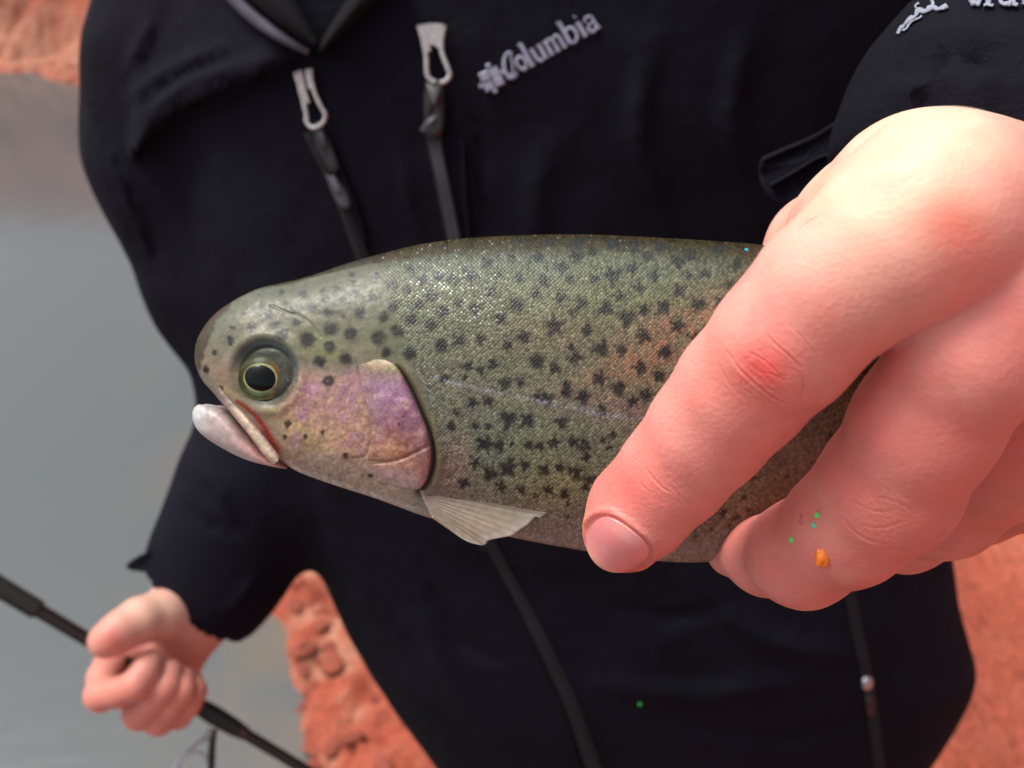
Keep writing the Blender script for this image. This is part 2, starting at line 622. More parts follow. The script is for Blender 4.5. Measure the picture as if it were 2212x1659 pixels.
M['clod'] = mat('clay_lump', (.33, .075, .042), rough=.8, noise=(3.0, .3), bump=[('noise', 3, .01)])

# ------------------------------------------------------------------ ground and water (world frame)
SHORE = np.array([(-.10, -6), (-.12, 0), (-.24, .60), (-.33, .92), (-.41, 1.15), (-.50, 1.47), (-.78, 2.4), (-1.1, 3.4), (-1.6, 4.3), (-2.5, 4.95), (-4.2, 5.25), (-8, 5.0), (-16, 4.5), (-60, 2)])
def shore_sd(x, y):
    d, t = poly_dist(x, y, SHORE)
    land = ~inside(x, y, list(map(tuple, SHORE)) + [(-60, -6)])
    return np.where(land, d, -d)

def stretched(a, b, c, d, n_in, n_out):
    inn = np.linspace(b, c, n_in)
    l = b - (np.geomspace(1, 1 + (b - a), n_out) - 1)[1:][::-1]
    r = c + (np.geomspace(1, 1 + (d - c), n_out) - 1)[1:]
    return np.concatenate([l, inn, r])
gx = stretched(-60, -4.0, 2.2, 60, 360, 40)
gy = stretched(-60, .2, 7.5, 80, 420, 40)
GX, GY = np.meshgrid(gx, gy, indexing='ij')
sdv = shore_sd(GX, GY)
p2 = np.stack([GX, GY, 0 * GX], -1)
sdv = sdv + .045 * fbm(p2 * 6, 3, 5) + .02 * fbm(p2 * 22, 2, 9)
z = np.where(sdv > 0, .012 + .05 * sstep(0, .25, sdv), np.maximum(sdv * .6, -.6))
rough_zone = np.exp(-np.clip(sdv - .1, 0, 9) / .45) * sstep(-.1, .05, sdv)
cl = fbm(p2 * 9, 4, 21)
z = z + rough_zone * (.055 * np.abs(cl) + .035 * fbm(p2 * 24, 3, 33) + .022 * np.abs(fbm(p2 * 52, 2, 35))) + .006 * fbm(p2 * 14, 3, 3) * sstep(0, .1, sdv)
fw_ =  sstep(3.1, 4.6, GY - .25 * (GX + 2)) * sstep(-.2, -1.5, GX)
far = sstep(.05, 2.6, sdv) * fw_
z = z + sstep(.02, .55, sdv) * fw_ * .5 + far * 1.5 + far * .18 * fbm(p2 * 2.2, 4, 44)
pale = np.clip(rough_zone * sstep(-.05, .30, fbm(p2 * 26, 3, 71)) * .9 + .75 * np.exp(-((sdv - .10) / .10) ** 2) * sstep(3.2, 4.8, GY), 0, 1)
G = np.stack([GX, GY, z], -1).reshape(-1, 3)
ground = obj('ground', G, grid_faces(len(gx), len(gy)), M['clay'], world=False, extra={'pale': pale.ravel()})
ground['kind'] = 'structure'

wx = np.linspace(-60, 6, 200); wy = np.linspace(-20, 20, 160)
wx = np.sort(np.concatenate([wx, np.linspace(-3, 0, 90)])); wy = np.sort(np.concatenate([wy, np.linspace(.4, 3, 80)]))
WX, WY = np.meshgrid(wx, wy, indexing='ij')
sdw = shore_sd(WX, WY)
water = obj('water', np.stack([WX, WY, 0 * WX - .004], -1).reshape(-1, 3), grid_faces(len(wx), len(wy)), M['water'], world=False,
            extra={'shal': np.clip(np.exp(sdw / .16), 0, 1).ravel() * sstep(4, 2, WY.ravel())})
water['kind'] = 'structure'

# clods of clay on the bank
def clod_mesh(seed):
    u = np.linspace(0, np.pi, 14); v = np.linspace(0, 2 * np.pi, 20, endpoint=False)
    U, Vv = np.meshgrid(u, v, indexing='ij')
    S = np.stack([np.sin(U) * np.cos(Vv), np.sin(U) * np.sin(Vv), np.cos(U)], -1)
    r = 1 + .35 * fbm(S * 1.7 + seed * 9, 3, seed)
    S = S * r[..., None] * np.array([1, .8, .6])
    return S.reshape(-1, 3), grid_faces(14, 20, True)
rng = np.random.default_rng(7)
clods = []
for s in range(4):
    V, F = clod_mesh(s + 1)
    clods.append((V, F))
def ground_z(x, y):
    i = int(np.argmin(abs(gx - x))); j = int(np.argmin(abs(gy - y)))
    return z[i, j]
protos = []
for k in range(110):
    t = rng.uniform(.62, 1.75)
    xs = np.interp(t, SHORE[:, 1][:8], SHORE[:, 0][:8]) + abs(rng.normal(0, .10)) - .01
    sz = rng.uniform(.006, .024)
    zc = max(ground_z(xs, t), -.01)
    if k < 4:
        V, F = clods[k]
        o = obj('clay_clod', V, F, M['clod'], world=False)
        protos.append(o)
    else:
        o = protos[k % 4].copy()
        COL.objects.link(o)
    o.location = (xs, t, zc + sz * .05)
    o.scale = (sz * rng.uniform(.8, 1.5), sz, sz * rng.uniform(.35, .7))
    o.rotation_euler = (rng.uniform(-.4, .4), rng.uniform(-.4, .4), rng.uniform(0, 6.28))
    o['label'] = 'small rough lump of red clay on the crumbly bank beside the water'
    o['category'] = 'clod'
    o['group'] = 'lumps of red clay along the shore'

# grey stone at the right edge
V, F = clod_mesh(11)
def ground_hit(px, py, h=.05):
    a = to_world(P(px, py, 1.0)) - CAM
    t = (h - CAM[2]) / a[2]
    return CAM + a * t
g0 = ground_hit(2262, 1105, .06)
st = obj('stone', V * np.array([.085, .085, .09]), F, M['stone'], world=False)
st.location = (g0[0], g0[1], .06)
st['label'] = 'grey rounded stone on the red clay at the right edge, below the pinky'
st['category'] = 'stone'

# ------------------------------------------------------------------ TROUT
Tp = [(430,778),(433,745),(445,712),(465,685),(490,663),(520,643),(560,625),(600,614),(650,603),(700,588),(745,572),(800,556),(900,531),(1000,517),(1120,510),(1250,508),(1400,514),(1550,523),(1670,535),(2000,590),(2300,660),(2600,760),(2760,790)]
Bp = [(430,780),(432,792),(436,805),(444,820),(456,834),(474,852),(497,877),(525,905),(560,938),(600,976),(640,1010),(700,1036),(820,1076),(930,1116),(1050,1146),(1200,1176),(1370,1203),(1500,1211),(1640,1195),(1900,1130),(2200,1040),(2550,930),(2760,890)]
Wp = [0.3,3.0,4.6,5.8,6.8,7.6,8.6,9.3,10.2,11,11.6,12.3,13.5,14.8,15.8,16.8,17.2,17,16.5,14,10,6,2.5]
NBp = [2,2.2,2.4,2.6,2.9,3.2,3.5,3.6,3.6,3.2,2.9,2.6,2.4,2.3,2.2,2.2,2.2,2.2,2.2,2.2,2.2,2.2,2.2]
ctl = np.column_stack([Tp, Bp, Wp, NBp])
dense = catmull(ctl, 6000)
mid = (dense[:, 0:2] + dense[:, 2:4]) / 2
xa = mid[:, 0]
targets = np.concatenate([[430.3, 430.8, 431.6, 433, 434.5], np.arange(436, 1960, 2.0), np.arange(1960, 2760, 14.0)])
xm = np.maximum.accumulate(xa)
idx = np.searchsorted(xm, targets).clip(0, len(xa) - 1)
st_ = dense[idx]
NX = len(st_)
def Dax(x):
    return .172 + .030 * sstep(1500, 2100, x) + .06 * sstep(2000, 2900, x)
th = np.concatenate([np.linspace(-np.pi / 2, np.pi / 2, 310), np.linspace(np.pi / 2, 1.5 * np.pi, 90)[1:-1]])
NT = len(th)
cs_, sn_ = np.cos(th), np.sin(th)
def fish_point(row, c, s, extra=0):
    """row: T,B,W,n ; c,s: cos/sin of the section angle; s=-1 back, +1 belly"""
    T, B, W, nb = row[..., 0:2], row[..., 2:4], row[..., 4], row[..., 5]
    n = np.where(s > 0, nb, 2.15)
    hh = np.sign(s) * np.abs(s) ** (2 / np.maximum(n, 2) * 1.0) if False else s
    w = (1 - np.abs(hh) ** n).clip(0) ** (1 / n) * np.sign(c)
    C = (T + B) / 2
    pos = C + (B - T) / 2 * hh[..., None]
    d0 = Dax(C[..., 0])
    off = -W * .001 * w
    x = (pos[..., 0] - 1106) * K * d0
    y = (829 - pos[..., 1]) * K * d0
    return np.stack([x, y, -(d0 + off)], -1), d0, off
rows = st_[:, None, :] * np.ones((1, NT, 1))
C2 = np.broadcast_to(cs_, (NX, NT)); S2 = np.broadcast_to(sn_, (NX, NT))
FV, FD0, FOFF = fish_point(rows, C2, S2)
# picture coordinates of each point as seen on the near flank (far flank mirrored)
vd = FD0 - np.abs(FOFF)
FPX = 1106 + FV[..., 0] / (K * vd)
FPY = 829 - FV[..., 1] / (K * vd)
vrel = (S2 + 1) / 2
side = -np.sign(FOFF)              # +1 near flank
NRM = np.zeros_like(FV)
du = np.gradient(FV, axis=0); dv = np.gradient(FV, axis=1)
NRM = np.cross(du, dv)
NRM /= np.linalg.norm(NRM, axis=-1)[..., None] + 1e-12
cen = np.stack([FV[..., 0].mean(1), FV[..., 1].mean(1), FV[..., 2].mean(1)], -1)[:, None]
flipm = ((FV - cen) * NRM).sum(-1) < 0
NRM[flipm] *= -1

def zA(pts, s, ox, oy):
    return [((ox + x * s) / 1.4756, (oy + y * s) / 1.4756) for x, y in pts]
Z1 = lambda pts: zA(pts, .5425, 560, 700)
Z2 = lambda pts: zA(pts, .7232, 1300, 700)
Z3 = lambda pts: zA(pts, 1.0245, 1800, 300)
Z5 = lambda pts: zA(pts, .5651, 250, 0)

GILL = [(775,790),(800,778),(832,777),(858,793),(880,830),(902,878),(922,928),(931,970),(929,1010),(918,1042),(903,1057),(870,1052),(832,1034),(800,1008),(794,985),(800,945),(799,897),(786,846)]
GCURVE = catmull(GILL + [GILL[0]], 160)
gd, gt = poly_dist(FPX, FPY, GCURVE)
gin = inside(FPX, FPY, [tuple(a) for a in GCURVE])
gsd = np.where(gin, -gd, gd)
rim = np.array([(850,784),(880,828),(903,876),(924,926),(934,970),(932,1012),(918,1050),(900,1066),(915,1080)])
rimc = catmull(rim, 80)
rd, rt = poly_dist(FPX, FPY, rimc)
right_of = FPX > np.interp(FPY, rimc[:, 1], rimc[:, 0])
preop = catmull(Z1([(1075,870),(1100,1010),(1140,1150),(1145,1280),(1120,1380),(1050,1400)]), 60)
pd, _ = poly_dist(FPX, FPY, preop)

EX, EY = 568.0, 816.0
er = np.hypot((FPX - 574) / 64, (FPY - 806) / 66)
disp = np.zeros_like(FPX)
disp += -.0004 * np.exp(-((er - .95) / .16) ** 2)
disp += -.0005 * sstep(.98, .85, er)
disp += .0004 * np.exp(-((er - 1.25) / .2) ** 2)
disp += -.0007 * np.exp(-(rd / 7) ** 2) * sstep(0, .06, rt) 
disp += .00035 * np.exp(-((rd - 17) / 9) ** 2) * right_of * sstep(.02, .12, rt) * sstep(1, .9, rt)
disp += -.00015 * np.exp(-(pd / 3.2) ** 2)
disp += .0003 * fbm(np.stack([FPX / 90, FPY / 60, 0 * FPX], -1), 3, 8) * sstep(1000, 700, FPX)
disp += .00005 * fbm(np.stack([FPX / 18, FPY / 14, 0 * FPX], -1), 3, 18) * sstep(950, 860, FPX)
hl, _ = poly_dist(FPX, FPY, catmull(Z1([(560,500),(660,545),(720,560),(790,610),(850,690)]), 30))
disp += -.00015 * np.exp(-(hl / 3) ** 2)
pin = sstep(0, .02, vrel) * sstep(1, .98, vrel)
FVd = FV + NRM * (disp * pin)[..., None]

def lerp(a, b, t):
    return a + (np.asarray(b) - a) * t[..., None]
pn = np.stack([FPX, FPY, side * 40], -1)
nA = fbm(pn / 60, 4, 2); nB = fbm(pn / 14, 3, 4); nC = fbm(pn / 5, 2, 6)
c = np.zeros(FPX.shape + (3,)) + np.array([.27, .28, .18])
def stripe(v, stops):
    xs = [s[0] for s in stops]
    return np.stack([np.interp(v, xs, [s[1][i] for s in stops]) for i in range(3)], -1)
vv = vrel + .02 * nA
c = stripe(vv, [(0, (.050, .040, .012)), (.055, (.075, .062, .022)), (.10, (.19, .21, .15)), (.22, (.22, .25, .14)), (.40, (.22, .245, .16)),
                (.52, (.25, .24, .175)), (.66, (.23, .255, .19)), (.76, (.29, .27, .17)), (.86, (.33, .26, .21)), (.93, (.42, .35, .32)), (1, (.50, .44, .41))])
# belly side tone past the gill: green grey, blue patch, orange patch, lavender line
def blob(cx, cy, rx, ry, ang=0):
    a = math.radians(ang)
    X, Y = FPX - cx, FPY - cy
    u = (X * math.cos(a) + Y * math.sin(a)) / rx
    v = (-X * math.sin(a) + Y * math.cos(a)) / ry
    return np.exp(-(u * u + v * v))
c = lerp(c, (.46, .20, .13), np.clip(.85 * blob(1470, 710, 170, 62, -22) + .5 * blob(1390, 800, 150, 55, -12), 0, 1) * np.clip(.65 + .8 * nB, 0, 1))
c = lerp(c, (.30, .20, .13), .6 * blob(1180, 720, 160, 50, -8))
c = lerp(c, (.34, .20, .22), .7 * blob(1400, 895, 150, 28, 8) * np.clip(.8 + nB, 0, 1))
c = lerp(c, (.16, .22, .21), .6 * blob(1075, 985, 60, 60))
c = lerp(c, (.27, .30, .17), .5 * blob(1150, 960, 120, 60))
c = lerp(c, (.36, .32, .16), .5 * blob(1180, 1060, 90, 35) + .4 * blob(1600, 1110, 70, 30, -40))
c = lerp(c, (.40, .25, .24), .7 * blob(985, 1010, 32, 80))
c = lerp(c, (.30, .20, .19), .6 * blob(1720, 1000, 110, 120))
# head
head = sstep(900, 780, FPX - .12 * (FPY - 800))
hc = stripe(vrel + .02 * nA, [(0, (.060, .045, .014)), (.02, (.10, .08, .03)), (.055, (.27, .28, .21)), (.16, (.27, .275, .19)), (.35, (.285, .275, .175)), (.55, (.36, .31, .20)), (.8, (.48, .38, .28)), (.93, (.50, .42, .36)), (1, (.50, .38, .33))])
c = lerp(c, hc, head)
c = lerp(c, (.24, .25, .22), .6 * blob(480, 740, 34, 60, 20))
c = lerp(c, (.42, .22, .17), .55 * blob(478, 800, 30, 40) )
c = lerp(c, (.36, .40, .14), .65 * blob(700, 755, 38, 26, 10))
chk = sstep(795, 830, FPY + 8 * nB + .15 * np.abs(FPX - 740)) * sstep(585, 640, FPX) * head
c = lerp(c, (.62, .42, .33), .9 * chk * sstep(820, 790, FPX))
c = lerp(c, (.52, .30, .46), np.clip(.85 * blob(668, 838, 34, 40) * (.9 + nB) + .75 * blob(735, 860, 36, 50, 20) * (.9 + nB), 0, 1))
c = lerp(c, (.50, .30, .40), .8 * blob(762, 850, 34, 60) * (.9 + nB))
c = lerp(c, (.56, .34, .28), .7 * blob(765, 945, 40, 50) * (.9 + nB))
c = lerp(c, (.08, .06, .06), .8 * blob(445, 800, 6, 9))
c = lerp(c, (.56, .44, .22), .7 * blob(640, 935, 60, 22, 35) * (.9 + nB))
c = lerp(c, (.33, .28, .27), .4 * blob(720, 1000, 80, 14, 22))
c = lerp(c, (.44, .42, .20), .45 * blob(665, 960, 40, 40))
gl, _ = poly_dist(FPX, FPY, catmull(Z1([(300,1000),(350,1030),(430,1055),(520,1090),(600,1120)]), 40))
c = lerp(c, (.68, .50, .27), .9 * np.exp(-(gl / 8) ** 2))
rl, rlt = poly_dist(FPX, FPY, catmull(Z1([(370,1065),(430,1110),(490,1180),(550,1270),(600,1350)]), 40))
c = lerp(c, (.52, .045, .025), np.exp(-(rl / (5 + 5 * rlt)) ** 2))
c = lerp(c, (.55, .20, .17), .8 * np.exp(-(np.clip(rl - 12, 0, 99) / 9) ** 2) * (FPY > 500 + .0 * FPX) * (rl > 9) * sstep(10, 0, poly_dist(FPX, FPY, catmull(Z1([(360,1120),(480,1300),(600,1440)]), 30))[0]))
mot = fbm(pn / 9 + 50, 3, 51); mo2 = fbm(pn / 20 + 9, 3, 52)
c = lerp(c, (.74, .58, .40), chk * sstep(.05, .5, mot) * .85)
c = lerp(c, (.46, .27, .44), chk * sstep(.10, .5, mo2) * .7)
c = lerp(c, (.30, .30, .18), chk * sstep(.15, .6, -mot) * .5)
c = lerp(c, (.52, .50, .45), sstep(.80, .93, vrel + .05 * mot) * sstep(600, 660, FPX) * sstep(960, 900, FPX) * .85)
c = lerp(c, (.20, .22, .20), sstep(.15, .5, mot) * sstep(.80, .9, vrel) * sstep(640, 680, FPX) * sstep(940, 900, FPX) * .6)
c = lerp(c, (.70, .62, .60), sstep(.90, .97, vrel) * sstep(930, 1000, FPX) * .6)
# membrane behind the gill cover
mem = np.exp(-((rd - 13) / 6) ** 2) * right_of * sstep(0, .08, rt) * sstep(1, .85, rt)
c = lerp(c, (.27, .17, .075), .60 * mem)
c = lerp(c, (.05, .035, .03), np.exp(-(rd / 5.5) ** 2) * sstep(0, .1, rt) * sstep(1, .93, rt))  # dark gill slit with the plate rim's shadow painted in
c = lerp(c, (.27, .17, .14), .3 * np.exp(-(pd / 3.0) ** 2))
# bluish ring round the eye
c = lerp(c, (.085, .125, .150), .97 * np.exp(-((er - 1.0) / .18) ** 2) * sstep(.55, -.35, (FPY - 806) / 66 + .35 * (FPX - 574) / 64 * -1))
c = lerp(c, (.07, .07, .04), .9 * np.exp(-((er - 1.0) / .16) ** 2) * sstep(.1, .7, (FPY - 806) / 66))
c = lerp(c, (.055, .060, .040), 1.0 * sstep(.98, .86, er))
c = c * (1 + .16 * nB + .12 * nA)[..., None]
c = c * (1 + (.22 + .25 * chk) * nC * sstep(950, 880, FPX))[..., None]

# spots
SP1 = [(335,632,18),(410,545,22),(450,635,30),(515,505,22),(545,550,24),(575,620,28),(630,675,34),(650,485,20),(690,520,22),(620,425,18),(750,440,24),(800,515,26),(875,470,18),(940,410,20),(870,412,16),(970,475,22),(1060,435,26),(1165,460,32),(1040,365,18),(1030,325,18),(1185,335,22),(712,595,26),(770,705,44),(897,545,28),(990,570,15),(1085,550,34),(1220,565,34),(912,640,42),(1030,675,42),(1190,695,42),(1300,655,36),(905,748,34),(845,835,36),(1003,820,38),(1240,780,30),(900,945,34),(660,1200,20),(330,710,24),(1370,785,36),(1280,510,30),(1270,385,30),(1360,405,28),(1450,350,30),(1540,335,28),(1630,350,28),(1380,290,24),(1500,445,34),(1430,500,30),(1390,590,36),(1570,545,36),(1500,625,30),(1560,740,36),(1620,1210,28),(1570,930,26),(640,1275,14),(180,880,20),(230,780,18),(265,985,14),(760,1275,14),(860,1250,14),(500,560,10),(1000,1390,16),(1140,1500,14)]
SP2 = [(60,262,24),(100,345,24),(45,390,18),(125,255,18),(190,268,22),(275,250,26),(350,190,24),(225,365,24),(170,415,28),(95,480,26),(300,390,24),(370,320,24),(405,245,18),(410,435,26),(490,260,24),(480,375,28),(455,160,20),(500,95,20),(575,170,24),(620,92,22),(680,210,24),(600,270,26),(565,325,26),(670,345,24),(715,265,24),(765,370,30),(720,410,18),(755,100,28),(745,165,22),(820,140,20),(825,260,24),(905,250,34),(900,105,30),(990,215,26),(1000,115,30),(1060,165,24),(1115,112,24),(1085,250,24),(1020,300,28),(935,340,22),(870,390,34),(1190,185,28),(1250,160,22),(1310,240,26),(1370,130,22),(1450,200,22),(1240,245,18),(1195,315,30),(1415,285,22),(1280,375,30),(1125,385,34),(1040,400,28),(965,435,34),(1380,360,24),(1190,470,28),(1265,520,28),(1040,515,36),(940,575,24),(855,570,34),(790,490,32),(645,470,36),(715,560,22),(740,610,26),(570,625,34),(650,655,30),(510,515,30),(440,555,22),(375,640,26),(320,660,20),(265,645,24),(320,525,22),(225,530,28),(145,555,26),(250,695,18),(160,705,18),(430,720,26),(495,715,24),(845,700,28),(930,745,32),(1025,655,32),(1110,690,26),(1135,585,30),(1050,770,34),(995,800,22),(855,845,28),(775,780,30),(700,760,28),(700,730,20),(610,790,30),(565,780,20),(285,805,24),(355,800,22),(215,850,18),(190,905,24),(440,880,36),(525,885,32),(355,910,20),(680,895,26),(300,910,20),(340,990,32),(400,995,28),(460,990,14),(530,993,22),(580,1000,22),(645,985,28),(730,980,26),(780,995,32),(785,1045,20),(905,950,18),(890,1000,18),(860,970,16),(295,1070,24),(360,1120,28),(440,1095,34),(455,1060,18),(515,1080,22),(600,1105,26),(670,1095,26),(740,1115,30),(250,1160,24),(410,1180,22),(500,1190,20),(560,1215,14),(620,1190,20),(690,1210,22),(705,1250,14),(800,1145,24),(780,1180,20),(1390,1290,18),(1480,1225,16),(1450,1310,18),(1500,1280,14),(1510,1130,20),(1420,1350,10),(1270,1395,10),(1340,1365,10),(700,1310,10),(560,1310,8)]
spots = [((560 + x * .5425) / 1.4756, (700 + y * .5425) / 1.4756, r * .3677, 0) for x, y, r in SP1]
spots += [((1300 + x * .7232) / 1.4756, (700 + y * .7232) / 1.4756, r * .49, 1) for x, y, r in SP2]
spots = [s for i, s in enumerate(spots) if all(math.hypot(s[0] - q[0], s[1] - q[1]) > 9 for q in spots[:i])]
for k in range(190):                                                  # beyond the photographed flank
    x = rng.uniform(1560, 2740); t = rng.uniform(.05, .86)
    i = int(np.argmin(abs(targets - x)))
    r_ = st_[i]
    y = r_[1] + (r_[3] - r_[1]) * t
    rr = rng.uniform(7, 13) * (1 - .5 * (t > .6))
    if all(math.hypot(x - q[0], y - q[1]) > 24 for q in spots):
        spots.append((x, y, rr, 1))
pitch = 6.6
ci = np.floor(FPX / pitch + .5 * (np.floor(FPY / (pitch * .86)) % 2)); cj = np.floor(FPY / (pitch * .86))
cellr = hsh(ci, cj, 0 * cj, 77)
cellr2 = hsh(ci, cj, 0 * cj, 99)
scaled = sstep(-14, 22, FPX + 14 * nB - np.interp(FPY, [480, 560, 640, 700, 760, 820, 900, 1000, 1060, 1090], [800, 822, 842, 852, 872, 900, 930, 950, 950, 930]))
smk = np.zeros_like(FPX)
warpx = FPX + 2.5 * nC + 4 * nB
warpy = FPY + 2.5 * noise3(pn / 5 + 31, 5) + 3 * noise3(pn / 14 + 11, 15)
jcx = FPX + (cellr - .5) * 5; jcy = FPY + (cellr2 - .5) * 5
for k, (sx, sy, sr, body) in enumerate(spots):
    m = (np.abs(FPX - sx) < sr * 2.2) & (np.abs(FPY - sy) < sr * 2.2)
    if not m.any():
        continue
    if body:
        ph = (k * 2.399) % 6.28
        X, Y = jcx[m] - sx, jcy[m] - sy
        R = np.hypot(X, Y); A = np.arctan2(Y, X)
        rr = sr * (1.04 + .34 * ((k * .618) % 1)) * (.90 + .20 * np.cos((3 + k % 3) * A + ph) + .14 * np.cos(5 * A - 2 * ph) + .25 * (cellr[m] - .5))
        v = sstep(1.25, .50, R / np.maximum(rr, 2)) * (.82 + .18 * cellr2[m])
    else:
        X, Y = warpx[m] - sx, warpy[m] - sy
        R = np.hypot(X, Y)
        v = sstep(1.45, .55, R / (sr * 1.05)) * .92
    smk[m] = np.maximum(smk[m], v)
dk = np.array([.009, .007, .008])
upper = sstep(.34, .12, vrel)
sc_col = lerp(np.zeros_like(c) + dk, (.034, .040, .050), upper)
c = c + (sc_col - c) * (smk * (1.0 - .10 * upper))[..., None]
# little dark peppering
pep = sstep(.78, .95, cellr) * scaled * .22
c = c * (1 - pep)[..., None]
c = c * (1 + .45 * scaled * (1 - smk) * (cellr2 - .45) + .30 * scaled * nC)[..., None]
c = lerp(c, (.30, .27, .14), .35 * scaled * (1 - smk) * sstep(.1, .5, nB) * sstep(.3, .6, vrel))
# dark jacket reflection on the wet back, painted into the skin colour
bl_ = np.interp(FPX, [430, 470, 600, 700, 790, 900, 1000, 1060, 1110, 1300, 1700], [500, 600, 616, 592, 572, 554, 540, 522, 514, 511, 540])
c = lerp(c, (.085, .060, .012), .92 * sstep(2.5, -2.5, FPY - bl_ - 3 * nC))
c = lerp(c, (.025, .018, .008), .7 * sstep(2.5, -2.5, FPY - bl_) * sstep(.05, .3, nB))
c = lerp(c, (.44, .38, .36), .8 * sstep(.84, .96, vrel + .03 * nA) * sstep(940, 1000, FPX))
c = c * (1 - .22 * head * sstep(.5, .2, vrel) * (1 - smk))[..., None]
# dark nose tip
nl_ = np.interp(FPY, [660, 690, 740, 775, 800], [500, 468, 447, 438, 432])
c = lerp(c, (.06, .035, .02), .85 * sstep(5, -4, FPX - nl_ + 6 * nB) * (FPX < 520))
# lateral line
ll, _ = poly_dist(FPX, FPY, catmull(Z2([(120,690),(190,720),(300,742),(400,760),(540,792),(700,822),(850,855),(1000,872),(1150,880),(1500,880)]), 80))
lv = np.exp(-(ll / 4.6) ** 2) * sstep(-.6, .1, nB + nC)
c = lerp(c, (.46, .48, .56), .9 * lv * sstep(.15, .6, cellr))
chk_ = np.clip(chk * 1.2, 0, 1)[..., None]
c = np.clip(c * (np.array([.48, .495, .445]) * (1 - chk_) + np.array([.66, .58, .50]) * chk_), .004, .85)
silver = .0 + .20 * blob(1010, 650, 130, 75, 20) + .20 * blob(950, 620, 110, 70, 10) + .05 * blob(1250, 620, 260, 90) + .26 * blob(915, 810, 30, 42) + .10 * lv + .05 * blob(1150, 560, 220, 60) - .12 * smk - .05  # strongest where glints on the flank are painted in
slv = np.where(scaled > .5, silver, np.where(chk > .6, -.03, -1))
suv = np.stack([(FPX + FPY) / pitch / 1.414 + side * 50, (FPY - FPX) / pitch / 1.3, 0 * FPX], -1)

base_f = to_world(P(1100, 1215, .172))
trout = root('trout', 'spotted olive and silver trout with pink cheeks, gripped in the hand', 'fish', base_f)
FF = grid_faces(NX, NT, True, flip=True)
fV = FVd.reshape(-1, 3)
capA = fV[:NT].mean(0); 
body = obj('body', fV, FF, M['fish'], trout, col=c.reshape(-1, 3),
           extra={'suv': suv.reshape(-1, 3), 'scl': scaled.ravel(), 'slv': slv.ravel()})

# smooth depth map of the near flank for laying plates and fins on it
near = (FOFF <= 0)
bx = ((FPX[near] - 400) / 5).astype(int); by = ((FPY[near] - 480) / 5).astype(int)
shp = (480, 170)
ok = (bx >= 0) & (bx < shp[0]) & (by >= 0) & (by < shp[1])
acc = np.zeros(shp); cnt = np.zeros(shp)
np.add.at(acc, (bx[ok], by[ok]), vd[near][ok]); np.add.at(cnt, (bx[ok], by[ok]), 1)
for _ in range(3):
    a2 = acc.copy(); c2 = cnt.copy()
    for dx in (-1, 0, 1):
        for dy in (-1, 0, 1):
            if dx or dy:
                a2 += .5 * np.roll(acc, (dx, dy), (0, 1)); c2 += .5 * np.roll(cnt, (dx, dy), (0, 1))
    acc, cnt = a2 / a2.max(), c2 / a2.max()
dmap = np.where(cnt > 0, acc / np.maximum(cnt, 1e-9), .172)
def fdepth(px, py):
    u = np.clip((np.asarray(px, float) - 400) / 5 - .5, 0, shp[0] - 2); v = np.clip((np.asarray(py, float) - 480) / 5 - .5, 0, shp[1] - 2)
    i, j = u.astype(int), v.astype(int); f, g = u - i, v - j
    return dmap[i, j] * (1 - f) * (1 - g) + dmap[i + 1, j] * f * (1 - g) + dmap[i, j + 1] * (1 - f) * g + dmap[i + 1, j + 1] * f * g

def mirror(V):
    """reflect camera-frame points across the fish's middle plane"""
    V = np.asarray(V, float).copy()
    px, py, d = proj(V)
    for _ in range(3):
        X = 1106 + V[:, 0] / (K * Dax(px)); 
        px = X
    D = Dax(px)
    V[:, 2] = -(2 * D + V[:, 2])
    return V

# gill cover plates
NR, NA = 90, 260
oc = catmull(GILL + [GILL[0]], NA + 1)[:-1]
ctr = np.array([862., 915.])
rr = np.concatenate([np.linspace(0.02, .9, NR - 14), np.linspace(.9, 1, 15)[1:]])
gpx = ctr[0] + (oc[None, :, 0] - ctr[0]) * rr[:, None]
gpy = ctr[1] + (oc[None, :, 1] - ctr[1]) * rr[:, None]
edged = (1 - rr)[:, None] * np.hypot(oc[None, :, 0] - ctr[0], oc[None, :, 1] - ctr[1])
lift = .0003 + .0010 * (1 - np.exp(-edged / 9))
rimw = sstep(800, 870, gpx)
lift = lift * (.25 + .75 * rimw) + .0003 * rimw
pg = np.stack([gpx, gpy, 0 * gpx], -1)
lift += .00022 * fbm(pg / 22, 4, 3) + .0004 * fbm(pg / 55, 2, 13)
sub, _ = poly_dist(gpx, gpy, catmull(Z1([(1140,1425),(1230,1425),(1320,1405),(1400,1370),(1490,1325)]), 40))
lift += -.00045 * np.exp(-(sub / 3.5) ** 2)
gdp = fdepth(gpx, gpy) - lift
GV = P(gpx, gpy, gdp)
skirt = P(oc[:, 0], oc[:, 1], fdepth(oc[:, 0], oc[:, 1]) + .0012)
GVv = np.vstack([GV.reshape(-1, 3), skirt])
gF = grid_faces(NR + 1, NA, True, flip=False)
gF = np.vstack([gF])
PX2 = np.concatenate([gpx.ravel(), oc[:, 0]]); PY2 = np.concatenate([gpy.ravel(), oc[:, 1]])
pgn = np.stack([PX2, PY2, 0 * PX2], -1)
g1 = fbm(pgn / 14, 3, 41); g2 = fbm(pgn / 5, 3, 43)
gc = stripe(PY2 + 10 * g1 - .12 * (PX2 - 860), [(775, (.18, .18, .09)), (796, (.30, .26, .13)), (812, (.27, .17, .18)), (840, (.26, .13, .22)), (880, (.26, .12, .19)), (920, (.24, .10, .13)), (945, (.28, .12, .09)), (975, (.34, .15, .08)), (1005, (.36, .18, .13)), (1025, (.38, .22, .22)), (1045, (.46, .33, .33)), (1060, (.34, .23, .21))])
def bl(cx, cy, rx, ry):
    return np.exp(-((PX2 - cx) / rx) ** 2 - ((PY2 - cy) / ry) ** 2)
